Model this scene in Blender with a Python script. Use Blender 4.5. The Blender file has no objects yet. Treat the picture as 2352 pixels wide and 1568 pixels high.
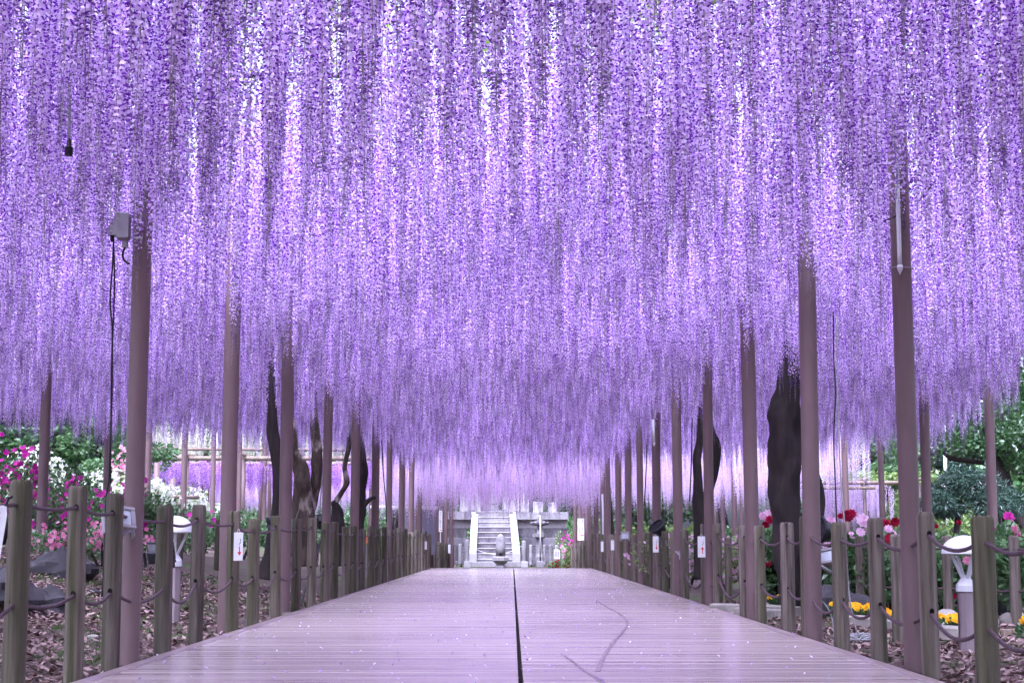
import bpy, math, random
import numpy as np
from mathutils import Vector, Matrix, noise as mnoise

R = math.radians
scene = bpy.context.scene
COL = scene.collection
rnd = random.Random(7)

# ------------------------------------------------------------------ camera, sky, sun, exposure
CAM_Z = 0.70
PITCH = math.atan(461.0 / 3600.0)
cam_d = bpy.data.cameras.new("camera")
cam = bpy.data.objects.new("camera", cam_d)
COL.objects.link(cam)
cam.location = (0, 0, CAM_Z)
cam.rotation_euler = (math.pi / 2 + PITCH, 0, 0)
cam_d.sensor_width = 36.0
cam_d.lens = 3600.0 / 2352.0 * 36.0
cam_d.clip_start = 0.05
cam_d.clip_end = 2000.0
scene.camera = cam

SUN_EL, SUN_AZ = R(58), R(200)
world = bpy.data.worlds.new("World")
scene.world = world
world.use_nodes = True
wn = world.node_tree
sky = wn.nodes.new("ShaderNodeTexSky")
sky.sky_type = 'NISHITA'
sky.sun_disc = False
sky.sun_elevation = SUN_EL
sky.sun_rotation = SUN_AZ
sky.air_density = 0.8
sky.dust_density = 6.0
sky.ozone_density = 1.2
bg = wn.nodes["Background"]
cloud = wn.nodes.new("ShaderNodeHueSaturation")      # overcast: the cloud layer takes most of the blue out
cloud.inputs['Saturation'].default_value = 0.22
wn.links.new(sky.outputs[0], cloud.inputs['Color'])
wn.links.new(cloud.outputs[0], bg.inputs[0])
bg.inputs[1].default_value = 0.15

sun_d = bpy.data.lights.new("sun", 'SUN')
sun_d.energy = 1.0
sun_d.angle = R(25)
sun_d.color = (1.0, 0.97, 0.95)
sun = bpy.data.objects.new("sun", sun_d)
COL.objects.link(sun)
sdir = Vector((math.sin(SUN_AZ) * math.cos(SUN_EL), math.cos(SUN_AZ) * math.cos(SUN_EL), math.sin(SUN_EL)))
sun.rotation_euler = sdir.to_track_quat('Z', 'Y').to_euler()
sun.location = (0, -10, 30)

vs = scene.view_settings
vs.view_transform = 'Standard'
vs.look = 'None'
vs.gamma = 1.0
vs.use_curve_mapping = False
vs.exposure = 2.05
vs.use_white_balance = True
vs.white_balance_temperature = 5300
vs.white_balance_tint = 27

cy = scene.cycles
cy.max_bounces = 6
cy.diffuse_bounces = 4
cy.glossy_bounces = 3
cy.transmission_bounces = 4
cy.transparent_max_bounces = 8
cy.caustics_reflective = False
cy.caustics_refractive = False
cy.use_adaptive_sampling = True
cy.adaptive_threshold = 0.03
cy.use_denoising = True
cy.denoiser = 'OPENIMAGEDENOISE'
cy.denoising_input_passes = 'RGB_ALBEDO_NORMAL'
cy.denoising_prefilter = 'NONE'

# ------------------------------------------------------------------ helpers
F = 3600.0
SP, CP = math.sin(PITCH), math.cos(PITCH)

def at(px, py, Y):
    """world point seen at (px, py) of a 2352 x 1568 view at forward distance Y"""
    u, v = (px - 1176) / F, (784 - py) / F
    k = Y / (CP - v * SP)
    return Vector((u * k, Y, CAM_Z + (SP + v * CP) * k))

def ground_at(px, py, z=0.0):
    u, v = (px - 1176) / F, (784 - py) / F
    k = (z - CAM_Z) / (SP + v * CP)
    return Vector((u * k, (CP - v * SP) * k, z))

class MB:
    """collects faces, then links them as one mesh object"""
    def __init__(self):
        self.v, self.f, self.m, self.t = [], [], [], []
    def add(self, vs_, fs_, mi=0, tone=0.5):
        o = len(self.v)
        self.v.extend([tuple(p) for p in vs_])
        for fc in fs_:
            self.f.append([i + o for i in fc]); self.m.append(mi); self.t.append(tone)
        return self
    def box(self, c, s, rot=None, mi=0, bevel=0.0, tone=0.5):
        x, y, z = s[0] / 2, s[1] / 2, s[2] / 2
        if bevel <= 0:
            p = [(-x,-y,-z),(x,-y,-z),(x,y,-z),(-x,y,-z),(-x,-y,z),(x,-y,z),(x,y,z),(-x,y,z)]
            fs_ = [(0,3,2,1),(4,5,6,7),(0,1,5,4),(1,2,6,5),(2,3,7,6),(3,0,4,7)]
        else:
            b = bevel
            p = []
            for (zz, ins) in ((-z, b), (-z + b, 0), (z - b, 0), (z, b)):
                p += [(-x+ins,-y+ins,zz),(x-ins,-y+ins,zz),(x-ins,y-ins,zz),(-x+ins,y-ins,zz)]
            fs_ = [(3,2,1,0),(12,13,14,15)]
            for k in range(3):
                for i in range(4):
                    j = (i + 1) % 4
                    fs_.append((k*4+i, k*4+j, k*4+4+j, k*4+4+i))
        M = rot.to_4x4() if rot is not None else Matrix.Identity(4)
        c = Vector(c)
        return self.add([M @ Vector(q) + c for q in p], fs_, mi, tone)
    def tube(self, pts, rad, n=8, mi=0, cap=True, tone=0.5, start=0.0):
        pts = [Vector(p) for p in pts]
        if not hasattr(rad, '__len__'):
            rad = [rad] * len(pts)
        o = len(self.v); vs_ = []; fs_ = []
        ref = None
        for i, p in enumerate(pts):
            d = (pts[min(i+1, len(pts)-1)] - pts[max(i-1, 0)]).normalized()
            if ref is None:
                a = Vector((1,0,0)) if abs(d.x) < 0.9 else Vector((0,1,0))
                ref = (a - d * a.dot(d)).normalized()
            else:
                ref = (ref - d * ref.dot(d)).normalized()
            b = d.cross(ref)
            for k in range(n):
                an = 2 * math.pi * k / n + start
                vs_.append(p + (ref * math.cos(an) + b * math.sin(an)) * rad[i])
        for i in range(len(pts) - 1):
            for k in range(n):
                j = (k + 1) % n
                fs_.append((i*n+k, i*n+j, (i+1)*n+j, (i+1)*n+k))
        if cap:
            fs_.append(tuple(range(n-1, -1, -1)))
            fs_.append(tuple((len(pts)-1)*n + k for k in range(n)))
        return self.add(vs_, fs_, mi, tone)
    def lathe(self, prof, n=16, c=(0,0,0), mi=0, rot=None, start=0.0, tone=0.5):
        vs_, fs_ = [], []
        M = rot if rot is not None else Matrix.Identity(3)
        c = Vector(c)
        for (r, z) in prof:
            for k in range(n):
                a = 2 * math.pi * k / n + start
                vs_.append(M @ Vector((r*math.cos(a), r*math.sin(a), z)) + c)
        for i in range(len(prof) - 1):
            for k in range(n):
                j = (k + 1) % n
                fs_.append((i*n+k, i*n+j, (i+1)*n+j, (i+1)*n+k))
        if prof[0][0] > 1e-5: fs_.append(tuple(range(n-1, -1, -1)))
        if prof[-1][0] > 1e-5: fs_.append(tuple((len(prof)-1)*n + k for k in range(n)))
        return self.add(vs_, fs_, mi, tone)
    def mesh(self, name, mats, smooth=False):
        me = bpy.data.meshes.new(name)
        me.from_pydata(self.v, [], self.f)
        if not isinstance(mats, (list, tuple)): mats = [mats]
        for m_ in mats: me.materials.append(m_)
        me.polygons.foreach_set('material_index', self.m)
        if smooth: me.polygons.foreach_set('use_smooth', [True] * len(self.f))
        a = me.attributes.new('tone', 'FLOAT', 'FACE')
        a.data.foreach_set('value', self.t)
        me.update()
        return me
    def build(self, name, mats, parent=None, smooth=False, sharp=None):
        me = self.mesh(name, mats, smooth)
        if smooth and sharp is not None:
            me.set_sharp_from_angle(angle=sharp)
        return obj(name, me, parent)

def obj(name, me, parent=None):
    o = bpy.data.objects.new(name, me)
    COL.objects.link(o)
    if parent is not None: o.parent = parent
    return o

def tag(o, label=None, cat=None, group=None, kind=None):
    if label: o['label'] = label
    if cat: o['category'] = cat
    if group: o['group'] = group
    if kind: o['kind'] = kind
    return o

def thing(name, label, cat, loc=(0,0,0), rz=0.0, group=None):
    o = obj(name, None)
    o.location = loc; o.rotation_euler = (0, 0, rz)
    return tag(o, label, cat, group)

def lin(*c):
    return tuple(((x/255)/12.92 if x/255 <= 0.04045 else ((x/255+0.055)/1.055)**2.4) for x in c)

def mat(name, c1, c2=None, rough=0.8, scale=8.0, stretch=(1,1,1), c3=None, scale3=2.0, thr3=(0.5,0.65),
        bump=0.0, bscale=None, spec=0.3, metal=0.0, coords='Object', objrand=0.0, detail=6, amount3=1.0, rough3=None):
    """principled surface: two-colour noise, an optional third colour in larger stains, fine relief"""
    m = bpy.data.materials.new(name); m.use_nodes = True
    nt = m.node_tree; N = nt.nodes; Lk = nt.links
    p = N['Principled BSDF']
    p.inputs['Roughness'].default_value = rough
    p.inputs['Specular IOR Level'].default_value = spec
    p.inputs['Metallic'].default_value = metal
    c1 = (*c1, 1)
    if c2 is None and c3 is None and bump == 0 and objrand == 0:
        p.inputs['Base Color'].default_value = c1
        return m
    tc = N.new('ShaderNodeTexCoord')
    mp = N.new('ShaderNodeMapping'); mp.inputs['Scale'].default_value = stretch
    if coords == 'World':
        g = N.new('ShaderNodeNewGeometry'); Lk.new(g.outputs['Position'], mp.inputs['Vector'])
    else:
        oi0 = N.new('ShaderNodeObjectInfo')
        ad = N.new('ShaderNodeVectorMath'); ad.operation = 'ADD'
        sc_ = N.new('ShaderNodeMath'); sc_.operation = 'MULTIPLY'; sc_.inputs[1].default_value = 37.0
        Lk.new(oi0.outputs['Random'], sc_.inputs[0])
        Lk.new(tc.outputs[coords], ad.inputs[0]); Lk.new(sc_.outputs[0], ad.inputs[1])
        Lk.new(ad.outputs[0], mp.inputs['Vector'])
    nz = N.new('ShaderNodeTexNoise'); nz.inputs['Scale'].default_value = scale; nz.inputs['Detail'].default_value = detail
    nz.inputs['Roughness'].default_value = 0.65
    Lk.new(mp.outputs[0], nz.inputs['Vector'])
    rp = N.new('ShaderNodeMapRange'); rp.inputs[1].default_value = 0.32; rp.inputs[2].default_value = 0.68
    Lk.new(nz.outputs['Fac'], rp.inputs[0])
    mx = N.new('ShaderNodeMix'); mx.data_type = 'RGBA'
    mx.inputs[6].default_value = c1; mx.inputs[7].default_value = (*(c2 or c1[:3]), 1)
    Lk.new(rp.outputs[0], mx.inputs[0])
    out = mx.outputs[2]
    if c3 is not None:
        n3 = N.new('ShaderNodeTexNoise'); n3.inputs['Scale'].default_value = scale3; n3.inputs['Detail'].default_value = 5
        Lk.new(mp.outputs[0], n3.inputs['Vector'])
        r3 = N.new('ShaderNodeMapRange'); r3.inputs[1].default_value = thr3[0]; r3.inputs[2].default_value = thr3[1]
        r3.inputs[4].default_value = amount3
        Lk.new(n3.outputs['Fac'], r3.inputs[0])
        m3 = N.new('ShaderNodeMix'); m3.data_type = 'RGBA'; m3.inputs[7].default_value = (*c3, 1)
        Lk.new(r3.outputs[0], m3.inputs[0]); Lk.new(out, m3.inputs[6])
        out = m3.outputs[2]
        if rough3 is not None:
            rr = N.new('ShaderNodeMapRange'); rr.inputs[3].default_value = rough; rr.inputs[4].default_value = rough3
            Lk.new(r3.outputs[0], rr.inputs[0]); Lk.new(rr.outputs[0], p.inputs['Roughness'])
    if objrand > 0:
        oi = N.new('ShaderNodeObjectInfo')
        mr = N.new('ShaderNodeMapRange'); mr.inputs[3].default_value = 1 - objrand; mr.inputs[4].default_value = 1 + objrand
        Lk.new(oi.outputs['Random'], mr.inputs[0])
        hv = N.new('ShaderNodeHueSaturation'); Lk.new(mr.outputs[0], hv.inputs['Value']); Lk.new(out, hv.inputs['Color'])
        out = hv.outputs[0]
    Lk.new(out, p.inputs['Base Color'])
    if bump > 0:
        nb = N.new('ShaderNodeTexNoise'); nb.inputs['Scale'].default_value = bscale or scale * 3; nb.inputs['Detail'].default_value = 5
        Lk.new(mp.outputs[0], nb.inputs['Vector'])
        b = N.new('ShaderNodeBump'); b.inputs['Strength'].default_value = bump; b.inputs['Distance'].default_value = 0.02
        Lk.new(nb.outputs['Fac'], b.inputs['Height']); Lk.new(b.outputs[0], p.inputs['Normal'])
    return m

def leafmat(name, ca, cb, transl=0.35, var=0.25, rough=None):
    """thin leaf or petal: colour by the per-piece tone, light passes through"""
    m = bpy.data.materials.new(name); m.use_nodes = True
    nt = m.node_tree; N = nt.nodes; Lk = nt.links
    N.remove(N['Principled BSDF'])
    o = N['Material Output']
    a = N.new('ShaderNodeAttribute'); a.attribute_name = 'tone'
    mx = N.new('ShaderNodeMix'); mx.data_type = 'RGBA'
    mx.inputs[6].default_value = (*ca, 1); mx.inputs[7].default_value = (*cb, 1)
    Lk.new(a.outputs['Fac'], mx.inputs[0])
    oi = N.new('ShaderNodeObjectInfo')
    mr = N.new('ShaderNodeMapRange'); mr.inputs[3].default_value = 1 - var; mr.inputs[4].default_value = 1 + var
    Lk.new(oi.outputs['Random'], mr.inputs[0])
    hv = N.new('ShaderNodeHueSaturation'); Lk.new(mr.outputs[0], hv.inputs['Value']); Lk.new(mx.outputs[2], hv.inputs['Color'])
    d = N.new('ShaderNodeBsdfDiffuse'); t = N.new('ShaderNodeBsdfTranslucent')
    Lk.new(hv.outputs[0], d.inputs[0]); Lk.new(hv.outputs[0], t.inputs[0])
    ms = N.new('ShaderNodeMixShader'); ms.inputs[0].default_value = transl
    Lk.new(d.outputs[0], ms.inputs[1]); Lk.new(t.outputs[0], ms.inputs[2])
    last = ms.outputs[0]
    if rough is not None:
        g = N.new('ShaderNodeBsdfGlossy'); g.inputs['Roughness'].default_value = rough
        m2 = N.new('ShaderNodeMixShader'); m2.inputs[0].default_value = 0.06
        Lk.new(last, m2.inputs[1]); Lk.new(g.outputs[0], m2.inputs[2]); last = m2.outputs[0]
    Lk.new(last, o.inputs['Surface'])
    return m

M = {}
M['petal'] = leafmat('petal', (0.72, 0.505, 0.87), (0.895, 0.765, 0.965), 0.45, 0.2)
M['petal_pale'] = leafmat('petal_pale', (0.78, 0.60, 0.85), (0.90, 0.78, 0.93), 0.5, 0.12)  # paler petal copy; on the far curtain its colour carries the brighter light
M['petal_deep'] = leafmat('petal_deep', (0.55, 0.29, 0.66), (0.70, 0.46, 0.80), 0.45, 0.18)
M['petal_white'] = leafmat('petal_white', (0.62, 0.60, 0.48), (0.76, 0.75, 0.66), 0.4, 0.08)
M['keel'] = leafmat('keel', (0.15, 0.026, 0.36), (0.28, 0.075, 0.52), 0.2, 0.2)
M['bud'] = leafmat('bud', (0.20, 0.17, 0.20), (0.36, 0.27, 0.46), 0.3, 0.2)
M['stem'] = leafmat('stem', (0.18, 0.18, 0.16), (0.28, 0.28, 0.22), 0.1, 0.2)
M['young_leaf'] = leafmat('young_leaf', (0.16, 0.26, 0.05), (0.34, 0.42, 0.10), 0.5, 0.2)
M['bark'] = mat('bark', lin(52, 44, 42), lin(30, 25, 26), 0.9, 6, (1, 1, 0.25), c3=lin(92, 86, 78), scale3=3, thr3=(0.58, 0.72), bump=0.9, bscale=9)
M['bark_pale'] = mat('bark_pale', lin(84, 70, 60), lin(24, 20, 20), 0.9, 9, (1, 1, 0.45), c3=lin(150, 138, 130), scale3=6, thr3=(0.54, 0.66), bump=0.9, bscale=8)
M['pole_paint'] = mat('pole_paint', lin(110, 90, 90), lin(93, 74, 75), 0.5, 5, (1, 1, 0.15), c3=lin(84, 66, 66), scale3=4.0, thr3=(0.52, 0.78), amount3=0.6, spec=0.35, objrand=0.12)
M['log'] = mat('log', lin(146, 130, 114), lin(112, 98, 86), 0.7, 6, (1, 1, 0.3), bump=0.2)
M['post_wood'] = mat('post_wood', lin(124, 113, 104), lin(52, 45, 38), 0.85, 26, (1, 1, 0.05), c3=lin(56, 58, 30), scale3=8, thr3=(0.44, 0.60), amount3=0.66, bump=0.5, bscale=50, objrand=0.2)
M['rope'] = mat('rope', lin(92, 72, 78), lin(70, 54, 60), 0.6, 60, bump=0.5, bscale=140)
M['hole'] = mat('hole', lin(26, 22, 22), rough=0.95)
M['plank'] = mat('plank', lin(172, 156, 151), lin(155, 140, 136), 0.24, 5, (0.5, 10, 1), c3=lin(108, 84, 80), scale3=1.3, thr3=(0.57, 0.67), spec=0.6, coords='World', objrand=0.03, amount3=0.7, rough3=0.16)
M['deck_trim'] = mat('deck_trim', lin(160, 142, 138), lin(142, 126, 122), 0.3, 8, (3, 0.6, 1), spec=0.45, coords='World', objrand=0.05)
M['soil'] = mat('soil', lin(92, 76, 70), lin(64, 54, 50), 0.95, 5, c3=lin(70, 84, 48), scale3=0.9, thr3=(0.52, 0.62), bump=0.7, bscale=24, coords='World')
M['petal_fallen'] = leafmat('petal_fallen', (0.34, 0.22, 0.55), (0.66, 0.58, 0.74), 0.3, 0.1)
M['dead_leaf'] = leafmat('dead_leaf', lin(78, 54, 50), lin(166, 142, 134), 0.1, 0.0, 0.4)
M['grass'] = leafmat('grass', lin(48, 78, 36), lin(98, 128, 62), 0.3, 0.0)
M['leaf_dark'] = leafmat('leaf_dark', (0.026, 0.075, 0.024), (0.07, 0.15, 0.045), 0.3, 0.15, 0.35)
M['leaf_mid'] = leafmat('leaf_mid', (0.055, 0.135, 0.045), (0.15, 0.27, 0.10), 0.35, 0.15, 0.35)
M['leaf_light'] = leafmat('leaf_light', (0.10, 0.20, 0.04), (0.26, 0.36, 0.09), 0.4, 0.12, 0.4)
M['leaf_blue'] = leafmat('leaf_blue', (0.018, 0.05, 0.032), (0.05, 0.105, 0.065), 0.15, 0.1, 0.4)
M['mag'] = leafmat('magenta', (0.45, 0.02, 0.28), (0.75, 0.08, 0.46), 0.4, 0.12)
M['pink'] = leafmat('pink', (0.58, 0.15, 0.30), (0.74, 0.36, 0.48), 0.4, 0.1)
M['palepink'] = leafmat('palepink', (0.75, 0.42, 0.62), (0.88, 0.68, 0.80), 0.4, 0.1)
M['red'] = leafmat('red', (0.22, 0.008, 0.03), (0.42, 0.02, 0.06), 0.3, 0.1)
M['whitefl'] = leafmat('white_flower', (0.50, 0.52, 0.44), (0.66, 0.66, 0.60), 0.4, 0.05)
M['yellow'] = leafmat('yellow', (0.72, 0.36, 0.01), (0.86, 0.56, 0.02), 0.3, 0.08)
M['stone'] = mat('stone', lin(146, 142, 143), lin(124, 120, 123), 0.8, 14, c3=lin(96, 90, 92), scale3=1.6, thr3=(0.50, 0.66), amount3=0.7, bump=0.15, bscale=60, objrand=0.06)
M['stone_pale'] = mat('stone_pale', lin(168, 164, 164), lin(150, 146, 146), 0.8, 12, c3=lin(150, 146, 142), scale3=1.4, thr3=(0.58, 0.72), amount3=0.6, bump=0.1, bscale=50, objrand=0.05)
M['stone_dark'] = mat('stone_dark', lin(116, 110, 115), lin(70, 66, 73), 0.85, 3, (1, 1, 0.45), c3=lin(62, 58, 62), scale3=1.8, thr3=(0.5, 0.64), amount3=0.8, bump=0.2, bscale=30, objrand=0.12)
M['cobble'] = mat('cobble', lin(158, 152, 142), lin(132, 126, 118), 0.8, 7, c3=lin(104, 98, 92), scale3=3, bump=0.25, bscale=30, objrand=0.1)
M['rock'] = mat('rock', lin(70, 66, 70), lin(44, 42, 46), 0.8, 4, c3=lin(92, 90, 92), scale3=5, thr3=(0.58, 0.7), bump=0.8, bscale=9)
M['white_paint'] = mat('white_paint', (0.60, 0.60, 0.61), (0.54, 0.54, 0.55), 0.5, 6)
M['grey_metal'] = mat('grey_metal', lin(150, 146, 148), lin(132, 128, 132), 0.5, 9)
M['dark_metal'] = mat('dark_metal', lin(58, 56, 60), lin(42, 40, 44), 0.5, 9)
M['black'] = mat('black_plastic', lin(26, 25, 28), lin(34, 33, 36), 0.4, 9)
M['lamp_post'] = mat('lamp_post', lin(140, 126, 128), lin(118, 106, 110), 0.75, 10, (1, 1, 0.2), c3=lin(60, 52, 52), scale3=4, thr3=(0.62, 0.72), bump=0.2)
M['glass_face'] = mat('lamp_glass', lin(188, 190, 196), lin(160, 164, 172), 0.12, 4, spec=0.6)
M['card'] = mat('card', (0.66, 0.66, 0.65), (0.60, 0.60, 0.60), 0.5, 5)
M['ink_red'] = mat('ink_red', lin(190, 40, 36), rough=0.6)
M['ink_black'] = mat('ink_black', lin(40, 38, 44), rough=0.6)
M['ink_grey'] = mat('ink_grey', lin(120, 112, 124), rough=0.6)
M['grey_cable'] = mat('grey_cable', lin(150, 148, 150), lin(128, 126, 130), 0.6, 20)
M['tie'] = mat('tie', (0.75, 0.75, 0.75), rough=0.5)
M['wet'] = mat('wet_mark', lin(136, 118, 115), lin(154, 138, 135), 0.2, 9, coords='World')
M['orange'] = mat('orange', lin(226, 120, 60), lin(236, 170, 110), 0.6, 6)
M['fence_panel'] = mat('fence_panel', lin(112, 108, 122), lin(98, 94, 108), 0.7, 3)

# ------------------------------------------------------------------ ground
def gz(x, y):
    z = -0.06
    if x < -2.4:
        z += min(0.15 * (-x - 2.4), 0.85) * min(1.0, max(0.0, (y - 5) / 6 + 0.25))
    if y > 43.4:
        z -= 0.16 * min(1.0, (y - 43.4) / 2.0) * (1 if abs(x) < 6 else max(0, 1 - (abs(x) - 6) / 4))
    if abs(x) > 2.4 and y < 30:
        z += 0.025 * math.sin(x * 2.3 + y * 1.1) * math.sin(y * 1.7 - x * 0.6)
    return z

def build_ground():
    xs = sorted(set([-600, -250, -120, -70, -45] + [-30 + 0.75 * i for i in range(81)] + [45, 70, 120, 250, 600]))
    ys = sorted(set([-200, -60, -20, -8] + [-2 + 0.75 * i for i in range(90)] + [75, 95, 130, 200, 400, 900]))
    mb = MB()
    mb.v = [(x, y, gz(x, y)) for y in ys for x in xs]
    n = len(xs)
    for j in range(len(ys) - 1):
        for i in range(n - 1):
            mb.f.append((j*n+i, j*n+i+1, (j+1)*n+i+1, (j+1)*n+i)); mb.m.append(0); mb.t.append(0.5)
    tag(mb.build('ground', M['soil'], smooth=True), 'brown garden soil under leaf litter on both sides of the deck', kind='structure')
build_ground()

# ------------------------------------------------------------------ boardwalk: cross planks in two halves, a dark joint between them
DX0, DX1, GAP0, GAP1 = -2.22, 2.185, 0.033, 0.058
DY0, DY1, PITCH_Y = 4.2, 43.4, 0.125
walk = tag(obj('boardwalk', None), 'wide wet pinkish brown plank deck running to the stone steps', kind='structure')

def plank_mesh(x0, x1, name):
    mb = MB(); w = PITCH_Y - 0.0042
    b = 0.0025
    x0 += 0.085 if x0 < -1 else 0
    x1 -= 0.085 if x1 > 1 else 0
    mb.box(((x0 + x1) / 2, 0, -0.02), (x1 - x0, w, 0.04), bevel=b)
    return mb.mesh(name, M['plank'])
pm = [plank_mesh(DX0, GAP0, 'plank'), plank_mesh(GAP1, DX1, 'plank')]
rows = int((DY1 - DY0) / PITCH_Y)
far_mb = MB()
for r_ in range(rows):
    y = DY0 + (r_ + 0.5) * PITCH_Y
    for k in range(2):
        dz = rnd.uniform(-0.0016, 0.0016)
        if 7.0 < y < 25.7:
            o = obj('plank', pm[k], walk); o.location = (0, y, dz)
        else:
            x0, x1 = ((DX0 + 0.085, GAP0) if k == 0 else (GAP1, DX1 - 0.085))
            far_mb.box(((x0 + x1) / 2, y, -0.02 + dz), (x1 - x0, PITCH_Y - 0.0042, 0.04), bevel=0.0025)
tag(far_mb.build('plank_rows', M['plank'], walk), kind='stuff')
for xc in (DX0 + 0.04, DX1 - 0.04):
    y = DY0
    while y < DY1 - 0.1:
        l = min(1.8, DY1 - y)
        MB().box((xc, y + l / 2, -0.027), (0.08, l - 0.006, 0.06), bevel=0.006).build('edge_board', M['deck_trim'], walk)
        y += 1.8
for xc in (-1.6, -0.6, 0.5, 1.5):
    MB().box((xc, (DY0 + DY1) / 2, -0.075), (0.09, DY1 - DY0, 0.06)).build('joist', M['hole'], walk)
MB().box((GAP0 / 2 + GAP1 / 2, (DY0 + DY1) / 2, -0.052), (0.22, DY1 - DY0 - 0.02, 0.008)).build('joint_liner', M['hole'], walk)
MB().box((-0.05, DY1 + 0.02, -0.05), (4.1, 0.035, 0.11), bevel=0.004).build('end_board', M['deck_trim'], walk)

# wet drag mark on the right half
def strip(pts, w0, w1, name, m, parent):
    mb = MB(); n = len(pts)
    vs_ = []; fs_ = []
    for i, p in enumerate(pts):
        a = Vector(pts[max(i-1, 0)]); b = Vector(pts[min(i+1, n-1)])
        d = (b - a).normalized(); s = Vector((-d.y, d.x, 0))
        w = (w0 + (w1 - w0) * i / (n - 1)) * rnd.uniform(0.6, 1.25)
        vs_ += [Vector(p) + s * w, Vector(p) - s * w]
        if i: fs_.append((2*i-2, 2*i-1, 2*i+1, 2*i))
    mb.add(vs_, fs_)
    return mb.build(name, m, parent)

def smooth_path(pts, n):
    """Catmull-Rom through the points"""
    P = [Vector(p) for p in pts]; out = []
    for i in range(len(P) - 1):
        p0, p1, p2, p3 = P[max(i-1, 0)], P[i], P[i+1], P[min(i+2, len(P)-1)]
        for k in range(n):
            t = k / n
            out.append(0.5 * ((2*p1) + (p2-p0)*t + (2*p0-5*p1+4*p2-p3)*t*t + (3*p1-p0-3*p2+p3)*t**3))
    out.append(P[-1]); return out
tr = [ground_at(x, y, 0.0045) for x, y in ((1368, 1376), (1392, 1392), (1425, 1410), (1441, 1430), (1428, 1452), (1405, 1478), (1385, 1510), (1372, 1540))]
strip(smooth_path(tr, 8), 0.005, 0.016, 'drag_mark', M['wet'], walk)
tr = [ground_at(x, y, 0.0045) for x, y in ((1290, 1500), (1320, 1520), (1345, 1540), (1372, 1556), (1400, 1580))]
strip(smooth_path(tr, 8), 0.006, 0.012, 'drag_mark', M['wet'], walk)

# ------------------------------------------------------------------ wooden rope fences along the deck
def post_mesh(seed, h, r):
    rg = random.Random(seed); n = 16
    crack = rg.randrange(n)
    mb = MB(); vs_ = []; fs_ = []
    lean = (rg.uniform(-0.012, 0.012), rg.uniform(-0.012, 0.012))
    prof = [(-0.25, 1.03), (0.0, 1.03), (h*0.25, 1.02), (h*0.5, 1.0), (h*0.75, 0.99), (h - 0.022, 0.98), (h - 0.006, 0.90), (h, 0.80)]
    ph = rg.uniform(0, 6.3)
    for j, (z, k) in enumerate(prof):
        for i in range(n):
            a = 2 * math.pi * i / n
            rr = r * k * (1 + 0.025 * math.sin(2 * a + ph) + 0.012 * math.sin(5 * a + ph * 2 + z * 3) + rg.uniform(-0.006, 0.006))
            if i == crack and z > h * 0.1: rr *= 0.80
            a2 = a
            if i == (crack + 1) % n: a2 -= 0.25
            if i == (crack - 1) % n: a2 += 0.25
            vs_.append((rr * math.cos(a2) + lean[0] * z, rr * math.sin(a2) + lean[1] * z, z + (rg.uniform(-0.003, 0.003) if j > 5 else 0)))
    for j in range(len(prof) - 1):
        for i in range(n):
            k = (i + 1) % n
            fs_.append((j*n+i, j*n+k, (j+1)*n+k, (j+1)*n+i))
    fs_.append(tuple((len(prof)-1)*n + i for i in range(n)))
    mb.add(vs_, fs_)
    me = mb.mesh('post', M['post_wood'], True); me.set_sharp_from_angle(angle=R(38))
    return me

def rope_fence(name, label, pts, meshes, heights, zs, sags, r, mat_rope, rr=0.0095, hole=True):
    """posts standing at pts, one rope span between neighbours through each hole height"""
    f = thing(name, label, 'fence', (0, 0, 0))
    mh = MB().lathe([(0.0, 0.0), (0.0135, 0.0)], 10).mesh('rope_hole', M['hole'])
    for i, p in enumerate(pts):
        me, h0 = meshes[i % len(meshes)]
        o = obj('post', me, f); o.location = p
        o.rotation_euler = (0, 0, rnd.uniform(0, 6.28))
        o.scale = (1, 1, heights[i] / h0)
        if hole:
            for z in zs:
                for s in (-1, 1):
                    q = obj('rope_hole', mh, o)
                    c_ = Matrix.Rotation(-o.rotation_euler[2], 3, 'Z') @ Vector((0, s * (r * 0.995 + 0.003), z * h0))
                    q.location = c_
                    q.rotation_euler = (R(90) if s < 0 else R(-90), 0, 0)
                    q.rotation_euler = (Matrix.Rotation(-o.rotation_euler[2], 3, 'Z') @ Matrix.Rotation(R(90) if s < 0 else R(-90), 3, 'X')).to_euler()
        if i + 1 < len(pts):
            q = pts[i + 1]
            for z, sg in zip(zs, sags):
                a = Vector((p[0], p[1], p[2] + z * heights[i])); b = Vector((q[0], q[1], q[2] + z * heights[i+1]))
                L = (b - a).length
                s2 = sg * L * rnd.uniform(0.6, 1.3)
                span = [a.lerp(b, t / 10) - Vector((0, 0, s2 * 4 * (t/10) * (1 - t/10))) for t in range(11)]
                MB().tube(span, rr, 8, cap=False).build('rope', mat_rope, f, smooth=True)
    return f

PR = 0.0525
left_meshes = [(post_mesh(s, 0.9, PR * k), 0.9) for s, k in ((1, 1.0), (2, 1.04), (3, 0.96), (4, 1.0), (5, 1.07), (6, 0.95))]
right_meshes = [(post_mesh(s + 20, 0.83, PR * k), 0.83) for s, k in ((1, 1.05), (2, 1.1), (3, 0.97), (4, 0.95), (5, 1.02))]
XL, XR = -2.282, 2.247
ly = [6.1, 7.0, 7.93, 8.64, 9.85, 10.98, 12.26, 13.36, 14.59, 15.9, 17.07, 18.3, 19.46, 20.7, 21.7, 22.8, 24.4, 25.7, 26.75]
lh = [0.98, 0.974, 0.98, 0.964, 0.927, 0.96, 0.94, 0.896, 0.943, 0.938, 0.96, 0.93, 0.95, 0.90, 0.92, 0.89, 0.95, 0.92, 0.96]
y = ly[-1]
while y < 42.0:
    y += 1.15 + rnd.uniform(-0.1, 0.1); ly.append(y); lh.append(rnd.uniform(0.88, 0.98))
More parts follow.
